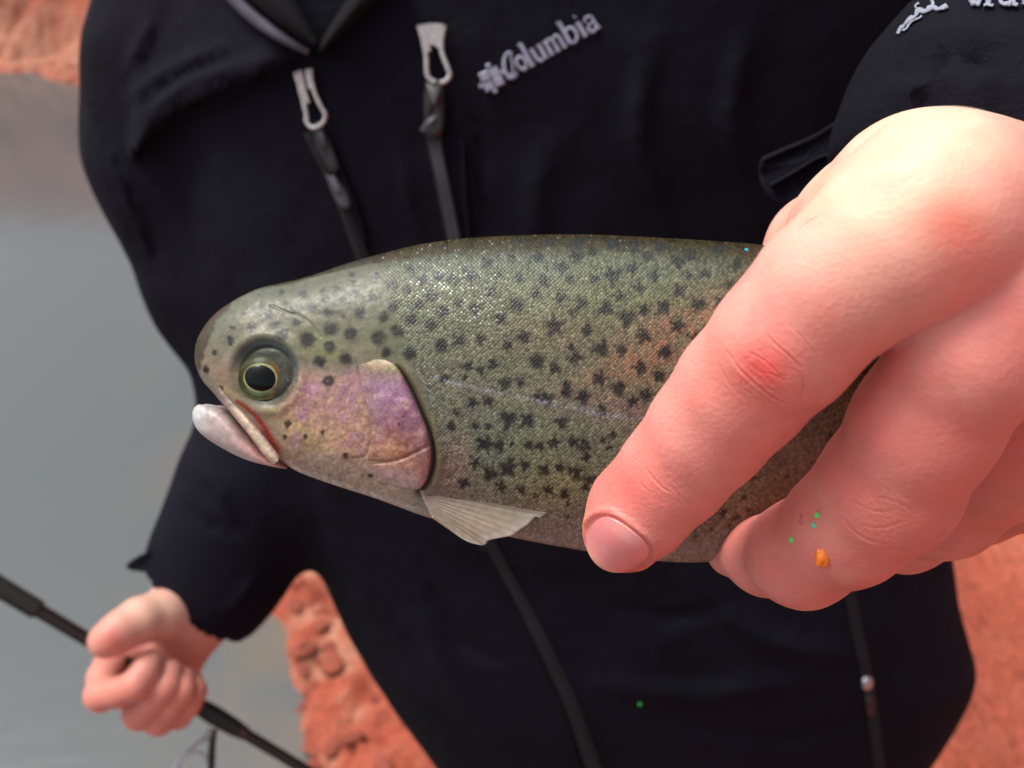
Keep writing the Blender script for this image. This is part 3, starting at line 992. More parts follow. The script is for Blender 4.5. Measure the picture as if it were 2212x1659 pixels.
gc = lerp(gc, (.25, .12, .17), np.clip(.6 * bl(905, 965, 28, 40), 0, 1))
gc = lerp(gc, (.36, .29, .16), .6 * bl(805, 795, 16, 14))
gc = lerp(gc, (.36, .24, .25), .5 * bl(815, 900, 14, 70))
ged = poly_dist(PX2, PY2, oc)[0]
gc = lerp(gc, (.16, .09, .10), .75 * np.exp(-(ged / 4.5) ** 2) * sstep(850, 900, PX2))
gc = lerp(gc, (.36, .24, .17), np.clip(.9 * g1, 0, .5))
gc = lerp(gc, (.30, .20, .17), .45 * sstep(820, 785, PX2))
gc = gc * (1 + .28 * g1 + .40 * g2)[:, None]
for (sx, sy, sr) in [(872, 900, 5), (905, 985, 4), (878, 962, 4), (892, 925, 4), (850, 1010, 3)]:
    gc = lerp(gc, (.10, .06, .10), .7 * np.exp(-((PX2 - sx) ** 2 + (PY2 - sy) ** 2) / sr ** 2))
suvg = np.stack([PX2 / 3.1, PY2 / 3.1, 0 * PX2], -1)
gat = {'suv': suvg, 'scl': np.full(len(PX2), .28), 'slv': np.full(len(PX2), -.02)}
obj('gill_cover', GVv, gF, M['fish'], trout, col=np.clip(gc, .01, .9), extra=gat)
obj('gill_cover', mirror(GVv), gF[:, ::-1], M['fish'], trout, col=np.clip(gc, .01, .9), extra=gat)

# eye
def make_eye(mir):
    fx = mirror if mir else (lambda v: v)
    d0 = float(fdepth(590, 806))
    ce = P(570, 817, d0 + .0021)
    R = .0045
    u = np.linspace(0, np.pi * .62, 60); v = np.linspace(0, 2 * np.pi, 96, endpoint=False)
    U, Vv = np.meshgrid(u, v, indexing='ij')
    ax = np.array([-.12, 0.02, 1.0]); ax /= np.linalg.norm(ax)
    e1 = np.cross([0, 1, 0], ax); e1 /= np.linalg.norm(e1); e2 = np.cross(ax, e1)
    fl = .50
    S = ce + R * (np.sin(U)[..., None] * (np.cos(Vv)[..., None] * e1 * 1.06 + np.sin(Vv)[..., None] * e2) + fl * np.cos(U)[..., None] * ax)
    # iris colour by radius
    ex, ey, _ = proj(S)
    q = np.hypot((ex - 563) / 31, (ey - 816) / 27)
    A = np.arctan2(ey - 816, ex - 563)
    ns = fbm(np.stack([ex / 7, ey / 7, 0 * ex], -1), 3, 5)
    col = stripe(q, [(0, (.02, .02, .02)), (.98, (.05, .05, .03)), (1.04, (.50, .50, .20)), (1.14, (.40, .44, .20)), (1.24, (.04, .05, .015)), (1.45, (.05, .04, .015)), (1.60, (.085, .07, .022)), (1.72, (.02, .024, .012)), (2.4, (.008, .010, .010))])
    right = sstep(.2, 1, np.cos(A)) * (q > 1.2)
    col = lerp(col, (.40, .17, .07), .8 * right * np.exp(-((q - 1.5) / .35) ** 2))
    col = lerp(col, (.30, .42, .24), .6 * sstep(.2, 1, np.sin(A)) * np.exp(-((q - 1.28) / .25) ** 2))
    col = lerp(col, (.55, .52, .20), .5 * np.exp(-((q - 1.72) / .1) ** 2) * sstep(0, .8, np.sin(A)))
    col = lerp(col, (.10, .12, .07), .6 * sstep(.2, 1, -np.sin(A)) * (q > 1.3))
    col = col * (1 + .35 * ns)[..., None] * .62
    V = S.reshape(-1, 3)
    E = obj('eye', fx(V), grid_faces(60, 96, True, flip=mir), M['eye'], trout, col=np.clip(col.reshape(-1, 3), .01, .9))
    # pupil: a slightly raised lens, a shade egg shaped
    u = np.linspace(0, 1, 16)
    U, Vv = np.meshgrid(u, v, indexing='ij')
    ppx = 563 + 32.5 * U * np.cos(Vv) - 2.0 * U * (np.cos(Vv) < -.6)
    ppy = 816 + 28 * U * np.sin(Vv) + 3 * U * np.cos(Vv)
    # march onto the eye ellipsoid by local fit
    dd = np.interp(np.hypot((ppx - 570) / 1.06, ppy - 817) * K * (d0), R *  np.sin(np.linspace(0, np.pi / 2, 60)), d0 + .0021 - R * fl * np.cos(np.linspace(0, np.pi / 2, 60)))
    Pv = P(ppx, ppy, dd - .00012 - .0002 * (1 - U ** 2)).reshape(-1, 3)
    ORIG[E.name] = ORIG[trout.name]
    obj('pupil', fx(Pv), grid_faces(16, 96, True, flip=not mir)[:, ::-1] if False else grid_faces(16, 96, True, flip=mir), M['pupil'], E)
make_eye(False)
make_eye(True)

# eyelid ring around the eye socket is part of the body; maxilla (upper jaw plate)
def ribbon_plate(path, half, lift, thick, ncol, colf, name, material, mir, depthf):
    q = catmull(np.column_stack([path, half]), 80)
    t = np.gradient(q[:, :2], axis=0); t /= np.linalg.norm(t, axis=1)[:, None]
    nn = np.stack([-t[:, 1], t[:, 0]], 1)
    th_ = np.linspace(0, 2 * np.pi, ncol, endpoint=False)
    px = q[:, 0:1] + nn[:, 0:1] * q[:, 2:3] * np.cos(th_); py = q[:, 1:2] + nn[:, 1:2] * q[:, 2:3] * np.cos(th_)
    px0 = np.repeat(q[:, 0:1], ncol, 1); py0 = np.repeat(q[:, 1:2], ncol, 1)
    d = depthf(px0, py0) - lift - thick * np.sin(th_)[None, :]
    nzz = fbm(np.stack([px / 9, py / 9, 0 * px], -1), 3, 6)
    d = d + .00006 * nzz
    V = P(px, py, d).reshape(-1, 3)
    cc = colf(px, py, np.cos(th_)[None, :] + 0 * px, nzz).reshape(-1, 3)
    F = grid_faces(80, ncol, True, flip=mir)
    return obj(name, mirror(V) if mir else V, F, material, trout, col=np.clip(cc, .01, .9))
MX = Z1([(255,985),(300,1050),(370,1140),(450,1235),(530,1340),(585,1405),(600,1418)])
mdep = lambda x, y: .172 - (.0066 + .0030 * sstep(470, 600, x))
def mcol(px, py, a, n_):
    col = np.zeros(px.shape + (3,)) + np.array([.70, .56, .38])
    col = lerp(col, (.60, .30, .27), sstep(.1, .9, np.abs(a)) * .8)
    col = lerp(col, (.34, .26, .24), .7 * sstep(520, 480, px))
    n9 = fbm(np.stack([px / 4, py / 3, 0 * px], -1), 2, 66)
    return .72 * col * (1 + .45 * n_ + .3 * n9)[..., None]
for mir in (False, True):
    ribbon_plate(MX, [7, 10, 12, 12.5, 13, 11, 5], .0004, .0008, 20, mcol, 'maxilla', M['plate'], mir, mdep)

# lower jaw
LT = [(423,895),(426,877),(436,864),(454,864),(480,866),(508,888),(545,928),(580,965),(608,990),(632,1004)]
LB = [(423,898),(426,915),(440,935),(466,954),(496,971),(524,984),(553,994),(582,1000),(612,1005),(636,1009)]
LW = [.4, 2.6, 3.8, 4.8, 5.6, 6.4, 7.0, 7.4, 7.0, 5.0]
q = catmull(np.column_stack([LT, LB, LW]), 120)
a_ = np.linspace(0, 2 * np.pi, 72, endpoint=False)
CC, SS = np.cos(a_), np.sin(a_)
C0 = (q[:, 0:2] + q[:, 2:4]) / 2
hv = (q[:, 2:4] - q[:, 0:2]) / 2
pos = C0[:, None] + hv[:, None] * SS[None, :, None]
off = -q[:, 4:5] * .001 * np.sign(CC) * np.abs(CC) ** .6
hollow = np.where(SS < 0, 1, 0)[None, :] * (1 - np.abs(CC)[None, :]) ** 1.0
pos = pos + hv[:, None] * (hollow * .30)[..., None]
jx = (pos[..., 0] - 1106) * K * .172; jy = (829 - pos[..., 1]) * K * .172
JV = np.stack([jx, jy, -(.172 + off)], -1)
nj = fbm(np.stack([pos[..., 0] / 12, pos[..., 1] / 12, off * 300], -1), 3, 15)
jc = np.zeros(pos.shape[:2] + (3,)) + np.array([.56, .45, .43])
jc = lerp(jc, (.66, .66, .68), sstep(480, 440, pos[..., 0]))
jc = lerp(jc, (.58, .20, .18), .60 * sstep(480, 590, pos[..., 0]) * sstep(.9, -.3, SS)[None, :])
jc = lerp(jc, (.40, .33, .30), .35 * sstep(.55, .95, SS)[None, :] * sstep(.1, .5, nj))
cr1, _ = poly_dist(pos[..., 0], pos[..., 1], catmull(Z1([(215,1085),(235,1130),(245,1180),(290,1150),(330,1120)]), 20))
jc = lerp(jc, (.20, .17, .14), .35 * np.exp(-(cr1 / 5) ** 2))
nk = fbm(np.stack([pos[..., 0] / 5, pos[..., 1] / 4, off * 500], -1), 3, 77)
jc = lerp(jc, (.30, .22, .19), .6 * sstep(.2, .6, nk))
jc = .80 * jc * (1 + .3 * nj + .2 * nk)[..., None]
JV = JV + np.stack([0 * nj, .00005 * nj, .0001 * nj], -1)
obj('lower_jaw', JV.reshape(-1, 3), grid_faces(120, 72, True, flip=True), M['mouth'], trout, col=np.clip(jc.reshape(-1, 3), .01, .9))

# fins: fan of rays with thickness
def fin(name, basepts, tips, depth_base, depth_tip, colf, mir=False, rays=14, thick=.00035, nseg=40, ripple=.0004):
    nU = rays * 8
    b = catmull(basepts, nU); t = catmull(tips, nU)
    s = np.linspace(0, 1, nseg)[:, None]
    px = b[None, :, 0] * (1 - s) + t[None, :, 0] * s
    py = b[None, :, 1] * (1 - s) + t[None, :, 1] * s
    u = np.linspace(0, 1, nU)[None, :]
    ray = np.cos(u * rays * 2 * np.pi) * .5 + .5
    d = depth_base * (1 - s) + depth_tip * s + ripple * np.sin(u * 9) * s - .00010 * ray * (1 - .4 * s)
    n_ = fbm(np.stack([px / 10, py / 10, 0 * px], -1), 3, 7)
    A = P(px, py, d).reshape(-1, 3)
    B = P(px, py, d + thick * (1 - .6 * s)).reshape(-1, 3)
    V = np.vstack([A, B])
    N = len(A)
    f1 = grid_faces(nseg, nU, flip=False)
    f2 = grid_faces(nseg, nU, flip=True) + N
    rim_ = []
    per = [(0, j) for j in range(nU)] + [(i, nU - 1) for i in range(1, nseg)] + [(nseg - 1, j) for j in range(nU - 2, -1, -1)] + [(i, 0) for i in range(nseg - 2, 0, -1)]
    for k in range(len(per)):
        a = per[k][0] * nU + per[k][1]; b2 = per[(k + 1) % len(per)]; b2 = b2[0] * nU + b2[1]
        rim_.append([a, b2, b2 + N, a + N])
    F = np.vstack([f1, f2, np.array(rim_)])
    cc = colf(s + 0 * px, u + 0 * px, ray + 0 * px, n_).reshape(-1, 3)
    return obj(name, mirror(V) if mir else V, F, M['fin'], trout, col=np.clip(np.vstack([cc, cc]), .01, .9))
def pcol(s, u, ray, n_):
    col = np.zeros(s.shape + (3,)) + np.array([.44, .36, .27])
    col = lerp(col, (.52, .45, .34), .22 * ray)
    col = lerp(col, (.40, .31, .12), .5 * np.exp(-((u - .93) / .08) ** 2) * sstep(.9, .3, s))
    col = lerp(col, (.62, .46, .40), .5 * sstep(.4, 0, s))
    col = lerp(col, (.66, .64, .58), .5 * sstep(.82, 1, s))
    return .60 * col * (1 + .25 * n_)[..., None]
pec_base = [(908,1058),(912,1072),(920,1090),(931,1114)]
pec_tip = [(1186,1100),(1182,1109),(1166,1118),(1158,1116),(1140,1133),(1120,1146),(1106,1156),(1078,1162),(1056,1167),(1048,1176),(1036,1177),(1005,1167),(962,1138),(936,1120)]
db = float(fdepth(915, 1075))
for mir in (False, True):
    fin('pectoral_fin', pec_base, pec_tip, db - .0008, .1600, pcol, mir, rays=13)
def tcol(s, u, ray, n_):
    col = np.zeros(s.shape + (3,)) + np.array([.20, .19, .10])
    col = lerp(col, (.32, .30, .18), .6 * ray)
    return lerp(col, (.05, .05, .04), .8 * sstep(.25, .5, n_))
fin('tail_fin', [(2740,795),(2745,815),(2748,840),(2745,865),(2740,885)], [(3080,640),(3050,720),(3010,850),(3040,980),(3060,1060)], .258, .285, tcol, rays=18)
fin('dorsal_fin', [(1980,592),(2080,606),(2200,632),(2280,655)], [(2080,420),(2180,440),(2300,520),(2350,640)], .200, .205, tcol, rays=11)
fin('adipose_fin', [(2520,735),(2545,742),(2570,752)], [(2570,690),(2600,695),(2610,730)], .237, .24, tcol, rays=2)
fin('anal_fin', [(2400,985),(2450,968),(2510,945)], [(2480,1110),(2550,1090),(2590,1010)], .232, .238, tcol, rays=9)
fin('pelvic_fin', [(1960,1112),(1990,1104),(2020,1096)], [(2120,1180),(2160,1150),(2170,1110)], .197, .205, pcol, rays=8)

# ------------------------------------------------------------------ HAND that grips the fish
IDX = [(2330,570,.152,11.5),(2035,478,.1135,11),(1910,548,.1145,9.8),(1790,630,.1175,9.2),(1692,742,.1220,9.1),(1603,840,.1290,8.8),(1528,932,.1345,8.3),(1456,1019,.1400,7.8),(1380,1102,.1445,7.4),(1345,1150,.1475,6.3)]
MID = [(2420,640,.152,11),(2240,622,.1135,10.4),(2105,750,.1170,9.3),(1995,920,.1250,9.1),(1918,1052,.1330,9.5),(1830,1135,.1400,8.7),(1732,1196,.1500,8.2),(1655,1200,.1600,6.4),(1583,1190,.1690,4.8)]
RNG = [(2520,640,.155,11),(2390,720,.1260,9.6),(2240,865,.1350,8.8),(2125,1010,.1460,8.9),(2045,1092,.1540,8.2),(1950,1138,.1650,7.6),(1850,1140,.1780,6.2)]
PNK = [(2600,760,.165,10),(2500,820,.1450,8.2),(2340,950,.1570,7.6),(2195,1050,.1680,7.5),(2115,1092,.1750,6.8),(2040,1095,.183,6.2),(1980,1075,.192,5.0)]
THB = [(2290,530,.172,17),(2070,520,.166,16),(1905,490,.168,14.0),(1785,545,.1815,11.4),(1700,660,.1985,9.6),(1600,780,.2080,9),(1530,870,.2110,7)]
def palm(p):
    a = capsule(p, P(2120,570,.141), P(2230,600,.168), .0195, .022)
    b = capsule(p, P(2330,670,.140), P(2330,640,.175), .0180, .022)
    c_ = capsule(p, P(2420,800,.155), P(2350,650,.180), .016, .024)
    r = smin(smin(a, b, .012), c_, .012)
    wr = capsule(p, P(2220,520,.183), P(2340,230,.222), .0255, .0250)
    r = smin(r, wr, .010)
    web = capsule(p, P(1975,440,.141), P(1850,520,.157), .0130, .0115)
    return smin(r, web, .010)
def hand_sdf(p):
    pl = palm(p)
    out = None
    for nodes, k in ((IDX, .0045), (MID, .0040), (RNG, .004), (PNK, .004), (THB, .010)):
        f = smin(chain(p, nodes, .003), pl, k)
        out = f if out is None else smin(out, f, .0008)
    # knuckle heads and tendon, first web fold
    out = smin(out, np.sqrt(((p - P(2015,440,.1135)) ** 2).sum(1)) - .0094, .008)
    return out
lo = np.array([.040, -.052, -.245]); hi = np.array([.150, .080, -.095])
hV, hQ = surface_net(hand_sdf, (.006, -.045, -.262), (.152, .088, -.094), .0013)
hV = relax(hand_sdf, hV, .0005, 1)
hV, hQ = subdiv(hV, hQ)
hV = relax(hand_sdf, hV, .0003, 1)
def zone(V):
    x, y, d = proj(V)
    ax_, ay_ = Z3([(630, 850)])[0]; bx_, by_ = Z3([(300, 1225)])[0]; cx_, cy_ = Z3([(990, 1325)])[0]; dx_, dy_ = Z3([(750, 410)])[0]
    m = (np.hypot(x - ax_, (y - ay_)) < 130) | (np.hypot(x - bx_, y - by_) < 75) | (np.hypot((x - cx_) / 1.3, y - cy_) < 100) | (np.hypot(x - dx_, y - dy_) < 45)
    m |= np.hypot(x - 1335, y - 1155) < 95
    return m & (d < .158)
for lev in range(2):
    sel = zone(hV[hQ].mean(1))
    sub_ = hQ[sel]
    n0 = len(hV)
    E_ = np.sort(np.vstack([sub_[:, [0, 1]], sub_[:, [1, 2]], sub_[:, [2, 3]], sub_[:, [3, 0]]]), 1)
    ku, inv_, cn_ = np.unique(E_[:, 0] * n0 + E_[:, 1], return_inverse=True, return_counts=True)
    hV2, q2 = subdiv(hV, sub_)
    freeze = np.ones(len(hV2), bool)
    freeze[n0:n0 + len(ku)] = cn_ < 2
    freeze[n0 + len(ku):] = False
    mv = ~freeze
    hV2[mv] = relax(hand_sdf, hV2[mv], .0003, 1)
    hV, hQ = hV2, np.vstack([hQ[~sel], q2])
hN, _ = grad(hand_sdf, hV, .0004)
hx, hy, hd = proj(hV)
# nail frame
def P1(n): return P(n[0], n[1], n[2])
tipc = P(1345, 1150, .1475); dipc = P(1456, 1019, .1400)
na = tipc - dipc; na /= np.linalg.norm(na)
nn0 = np.array([-.12, .05, 1.0]); nn0 -= (nn0 @ na) * na; nn0 /= np.linalg.norm(nn0)
ns0 = np.cross(na, nn0)
nc = tipc - na * .0016
rel = hV - nc
nu_ = rel @ na; nvv = rel @ ns0; nh = rel @ nn0
q_ = (np.abs(nvv / .0049) ** 2.6 + np.abs((nu_ + .0000) / .0054) ** 2.6) ** (1 / 2.6)
onail = (nh > 0) & (q_ < 2)
dsp = np.zeros(len(hV))
dsp += np.where(onail, -.0005 * sstep(1.0, .85, q_) + .00045 * np.exp(-((q_ - 1.16) / .10) ** 2) * sstep(.9, .2, nu_ / .0058), 0)
# creases
front = hN[:, 2] > .12
def crease(z3pts, wd, dp, z=Z3):
    pts = catmull(z(z3pts), 24)
    dd, t = poly_dist(hx, hy, pts)
    taper = np.sin(np.pi * np.clip(t, .02, .98)) ** .5
    dp = dp * .56; wd = wd * .72
    return np.where(front, -dp * np.exp(-(dd / wd) ** 2) * taper + dp * .35 * np.exp(-((dd - wd * 2.4) / wd) ** 2) * taper, 0)
wr_ = fbm(np.stack([((hx + hy) / 1.414) / 34, ((hy - hx) / 1.414) / 7, 0 * hx], -1), 3, 61)
wr2 = fbm(np.stack([((hx + hy) / 1.414) / 12, ((hy - hx) / 1.414) / 5, 0 * hx + 3], -1), 2, 62)
pipm = np.exp(-(np.hypot(hx - 1655, hy - 810) / 85) ** 2) + .8 * np.exp(-(np.hypot(hx - 1905, hy - 1115) / 75) ** 2) + .5 * np.exp(-(np.hypot(hx - 1425, hy - 1050) / 60) ** 2)
dsp += np.where(front, pipm * (.00007 * wr_ - .00009 * np.abs(wr2)), 0)
for pts, wd, dp in [
    ([(505,800),(540,850),(575,885),(610,915),(650,945),(700,970)], 3.2, .00042),
    ([(625,745),(665,785),(700,815),(735,850)], 3.0, .00040),
    ([(560,800),(600,815),(640,845),(670,880),(690,905)], 2.6, .00022),
    ([(690,850),(725,865),(745,900),(735,950)], 2.6, .00020),
    ([(545,880),(555,915),(590,940)], 2.6, .00018),
    ([(600,800),(640,790),(680,830)], 2.4, .00015),
    ([(480,840),(510,900),(560,950)], 2.6, .00013),
    ([(700,720),(750,770),(780,820)], 2.6, .00013),
    ([(590,860),(640,870),(690,890),(720,880)], 2.3, .00016),
    ([(255,1165),(275,1195),(305,1225),(330,1240)], 3.0, .00028),
    ([(330,1215),(360,1250),(395,1280)], 3.0, .00018),
    ([(225,1190),(245,1220),(275,1245)], 2.6, .00012),
    ([(100,1290),(140,1298),(180,1302),(215,1320)], 3.0, .00012),
    ([(860,1310),(890,1350),(940,1385),(1000,1400)], 3.6, .00018),
    ([(890,1262),(930,1285),(975,1300),(1030,1295)], 3.6, .00015),
    ([(950,1255),(1010,1262),(1070,1290),(1100,1320)], 3.6, .00014),
    ([(905,1330),(960,1350),(1010,1345),(1060,1330)], 3.4, .00012),
    ([(1140,1395),(1180,1415),(1220,1410)], 3.4, .00014),
    ([(1100,1340),(1150,1370),(1210,1365)], 3.4, .00010),
    ([(712,440),(735,415),(760,396),(795,378)], 3.0, .00034),
    ]:
    dsp += crease(pts, wd, dp)
pm = hV * 1000
dsp += .00010 * fbm(pm / 12, 2, 3) + .00002 * fbm(pm / 1.8, 2, 9)
hVd = hV + hN * dsp[:, None]
# colour of the skin
ng = fbm(pm / 7, 4, 12); ng2 = fbm(pm / 2.0, 3, 22)
hc_ = np.zeros((len(hV), 3)) + np.array([.79, .265, .225])
def hb(cx, cy, rx, ry, ang=0):
    a = math.radians(ang); X, Y = hx - cx, hy - cy
    u = (X * math.cos(a) + Y * math.sin(a)) / rx; v = (-X * math.sin(a) + Y * math.cos(a)) / ry
    return np.exp(-(u * u + v * v))
hc_ = lerp(hc_, (.88, .56, .40), np.clip(1.3 * hb(1950, 330, 330, 190, -35), 0, 1))  # bright light on the knuckle dome painted in as paler skin
hc_ = lerp(hc_, (.85, .34, .275), .7 * hb(1560, 760, 110, 260, 40))
hc_ = lerp(hc_, (.80, .10, .09), .92 * hb(1650, 800, 80, 58, 10))
hc_ = lerp(hc_, (.72, .19, .14), .50 * hb(1600, 850, 40, 36, 10))
hc_ = lerp(hc_, (.80, .20, .14), .80 * hb(2070, 490, 85, 62, 30))
hc_ = lerp(hc_, (.74, .13, .11), .70 * hb(1340, 1050, 80, 70, 0))
hc_ = lerp(hc_, (.70, .22, .17), .45 * hb(1860, 1150, 70, 40, 20) + .35 * hb(1900, 1100, 90, 60))
hc_ = lerp(hc_, (.62, .17, .14), .50 * sstep(700, 1150, hy) * sstep(1500, 1800, hx))  # shade on the lower fingers painted in, this line and the next
hc_ = lerp(hc_, (.58, .18, .12), .5 * sstep(2050, 2150, hx) * sstep(900, 1100, hy))
hc_ = lerp(hc_, (.85, .36, .14), np.where(onail & (nu_ > 0), .5 * np.exp(-((q_ - 1.25) / .25) ** 2), 0))
hc_ = lerp(hc_, (.80, .19, .165), .35 * sstep(.0, .5, ng))
hc_ = lerp(hc_, (.84, .42, .33), .30 * sstep(.0, .5, -ng))
hc_ = lerp(hc_, (.52, .07, .05), np.where(onail, .55 * np.exp(-((q_ - 1.06) / .09) ** 2), 0))
hc_ = hc_ * (1 + .05 * ng + .08 * ng2)[:, None]
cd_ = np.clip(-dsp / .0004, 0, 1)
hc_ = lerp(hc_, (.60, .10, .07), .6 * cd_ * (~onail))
for (x, y) in [(828, 1063), ]:
    pass
for (x, y) in Z3([(735,1315),(765,1315),(732,1335),(802,1282),(893,1152),(790,1300)]):
    hc_ = lerp(hc_, (.35, .04, .12), .75 * np.exp(-((hx - x) ** 2 + (hy - y) ** 2) / 3.5 ** 2))
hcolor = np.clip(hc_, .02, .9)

# ------------------------------------------------------------------ hand on the rod
def rp(x, y, d, r):                     # positions read off an enlarged view
    return (x * .3464, y * .3464 + 1084, d, r)
R_TH = [rp(1250,680,.538,18), rp(1020,700,.514,14), rp(870,740,.500,12.2), rp(760,800,.492,10.6), rp(690,850,.488,9.6), rp(655,868,.487,8.6)]
R_IX = [rp(1000,850,.545,13), rp(700,1000,.520,9.5), rp(650,1090,.505,8.6), rp(632,1205,.492,8.4), rp(740,1185,.488,7.8), rp(850,1140,.487,7.8), rp(905,1060,.490,7.4), rp(945,1000,.497,6.6)]
R_MD = [rp(1020,900,.555,13), rp(830,1180,.525,9), rp(870,1320,.503,8.4), rp(950,1240,.496,8), rp(1030,1150,.495,7.8), rp(1060,1060,.502,7.0)]
R_RG = [rp(1080,930,.560,13), rp(950,1230,.530,9), rp(990,1360,.508,8.0), rp(1060,1270,.501,7.8), rp(1130,1180,.500,7.4), rp(1140,1100,.507,6.6)]
R_PK = [rp(1120,950,.562,12), rp(1080,1220,.535,8), rp(1110,1330,.514,7.2), rp(1170,1260,.508,7.0), rp(1205,1180,.508,6.8), rp(1200,1120,.514,6)]
def rear_sdf(p):
    pl = smin(capsule(p, P(400,1340,.540), P(360,1440,.548), .020, .019), capsule(p, P(430,1290,.550), P(520,1120,.560), .0235, .026), .02)
    out = None
    for nodes, k in ((R_TH, .010), (R_IX, .007), (R_MD, .006), (R_RG, .006), (R_PK, .006)):
        f = smin(chain(p, nodes, .003), pl, k)
        out = f if out is None else smin(out, f, .0006)
    return out
rV, rQ = surface_net(rear_sdf, (-.27, -.215, -.60), (-.13, -.055, -.46), .0016)
rV = relax(rear_sdf, rV, .0008, 2)
rx, ry, _ = proj(rV)
rc = np.zeros((len(rV), 3)) + np.array([.66, .28, .22])
rc = lerp(rc, (.76, .45, .34), np.exp(-((rx - 340) / 90) ** 2 - ((ry - 1310) / 50) ** 2))
rc = lerp(rc, (.66, .17, .13), .8 * np.exp(-((rx - 240) / 30) ** 2 - ((ry - 1385) / 30) ** 2))
rc = lerp(rc, (.68, .19, .14), .5 * sstep(1420, 1500, ry))
rc = rc * (1 + .08 * fbm(rV * 90, 3, 5))[:, None]

# inner arms and trunk under the clothes, same body
def trunk_sdf(p):
    a = capsule(p, P(1150, 0, .53), P(1420, 1700, .72), .085, .085)
    rarm = chain(p, [(490,1180,.555,19),(550,1060,.555,28),(640,830,.565,34),(520,540,.545,38),(430,250,.53,42),(700,-150,.52,50),(1100,-150,.54,70)], .02)
    larm = chain(p, [(2420,40,.245,20),(2480,-120,.285,30),(2500,-420,.38,38),(2350,-520,.46,44),(1900,-350,.52,50),(1100,-150,.54,70)], .02)
    return smin(smin(a, rarm, .03), larm, .03)
tV, tQ = surface_net(trunk_sdf, (-.30, -.45, -.86), (.34, .42, -.14), .010, coarse=2)
bV = np.vstack([hVd, rV, tV]); bQ = np.vstack([hQ, rQ + len(hV), tQ + len(hV) + len(rV)])
bc = np.vstack([hcolor, np.clip(rc, .02, .9), np.zeros((len(tV), 3)) + np.array([.66, .34, .26])])

pbase = to_world(P(1400, 1650, .72)); pbase[2] = .05
person = root('person', 'person in a dark navy soft-shell jacket holding out a trout and gripping a rod', 'person', pbase)
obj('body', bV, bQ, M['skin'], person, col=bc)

# finger nail
nr, nq = 26, 40
uu = np.linspace(-1, 1, 44); wv = np.linspace(-1, 1, 40)
UU, WW = np.meshgrid(uu, wv, indexing='ij')
# square to rounded square
sqx = UU * np.sqrt(1 - .42 * WW ** 2); sqy = WW * np.sqrt(1 - .42 * UU ** 2)
La, Lb = .0056, .0050
start = nc + (sqx * La)[..., None] * na + (sqy * Lb)[..., None] * ns0 + nn0 * .012
pt = start.reshape(-1, 3)
for _ in range(30):
    pt = pt - nn0 * (hand_sdf(pt) * .8)[:, None]
crown = (1 - (sqy ** 2)).ravel() * .00035 + .00002
tipfree = sstep(.7, 1.0, sqx).ravel() * .0004
pt = pt + nn0 * (crown + tipfree)[:, None]
lun = np.exp(-(((sqx + .95) / .45) ** 2 + (sqy / .6) ** 2)).ravel()
ncol = np.zeros((len(pt), 3)) + np.array([.86, .25, .25])
ncol = lerp(ncol, (.84, .42, .38), .6 * lun)
ncol = lerp(ncol, (.86, .40, .22), .5 * sstep(.55, .95, np.maximum(sqx.ravel(), 0)) )
ncol = lerp(ncol, (.70, .24, .18), .5 * sstep(.8, 1, np.abs(sqy).ravel()))
und = pt - nn0 * .0006
NV = np.vstack([pt, und]); nf = grid_faces(44, 40)
per = [(0, j) for j in range(40)] + [(i, 39) for i in range(1, 44)] + [(43, j) for j in range(38, -1, -1)] + [(i, 0) for i in range(42, 0, -1)]
rimf = [[a[0] * 40 + a[1], b[0] * 40 + b[1], b[0] * 40 + b[1] + len(pt), a[0] * 40 + a[1] + len(pt)] for a, b in zip(per, per[1:] + per[:1])]
NF = np.vstack([nf, nf[:, ::-1] + len(pt), np.array(rimf)])
obj('fingernail', NV, NF, M['nail'], person, col=np.vstack([ncol, ncol]))

# ------------------------------------------------------------------ JACKET
TS = [(-520,520,2250,.42,.100),(-120,360,2150,.47,.112),(300,400,2050,.50,.118),(700,480,1990,.54,.120),(1160,680,2012,.60,.120),(1330,745,2040,.622,.122),(1420,800,2062,.633,.120),(1520,870,2020,.645,.115),(1659,975,1925,.665,.110),(1900,1080,1860,.70,.105),(2150,1120,1830,.73,.100)]
TY, TC, TZ, TA, TB = [], [], [], [], []
for py, L_, R_, dc, b_ in TS:
    TY.append((829 - py) * K * dc); TC.append(((L_ + R_) / 2 - 1106) * K * dc); TZ.append(-dc); TA.append((R_ - L_) / 2 * K * dc); TB.append(b_)
o_ = np.argsort(TY)
TY, TC, TZ, TA, TB = [np.array(a)[o_] for a in (TY, TC, TZ, TA, TB)]
yy_ = np.linspace(TY[0], TY[-1], 200)
def smooth1(a):
    v = np.interp(yy_, TY, a)
    kx = np.ones(9) / 9
    return np.convolve(np.pad(v, 4, mode='edge'), kx, 'valid')
sC, sZ, sA, sB = map(smooth1, (TC, TZ, TA, TB))
SLR = [(395,1340,.550,33),(445,1272,.550,34),(490,1180,.553,38),(560,1040,.555,43),(650,840,.565,52),(540,590,.545,56),(436,330,.52,57),(446,150,.50,57),(520,-60,.49,60),(640,-180,.49,62)]
SLL = [(2290,420,.185,41),(2318,335,.192,42),(2455,130,.235,45),(2540,-150,.30,52),(2560,-450,.38,58),(2300,-560,.45,64)]
FOLDLINE = catmull([(670,118),(600,150),(514,188),(430,222),(360,262),(318,310),(296,345)], 60)
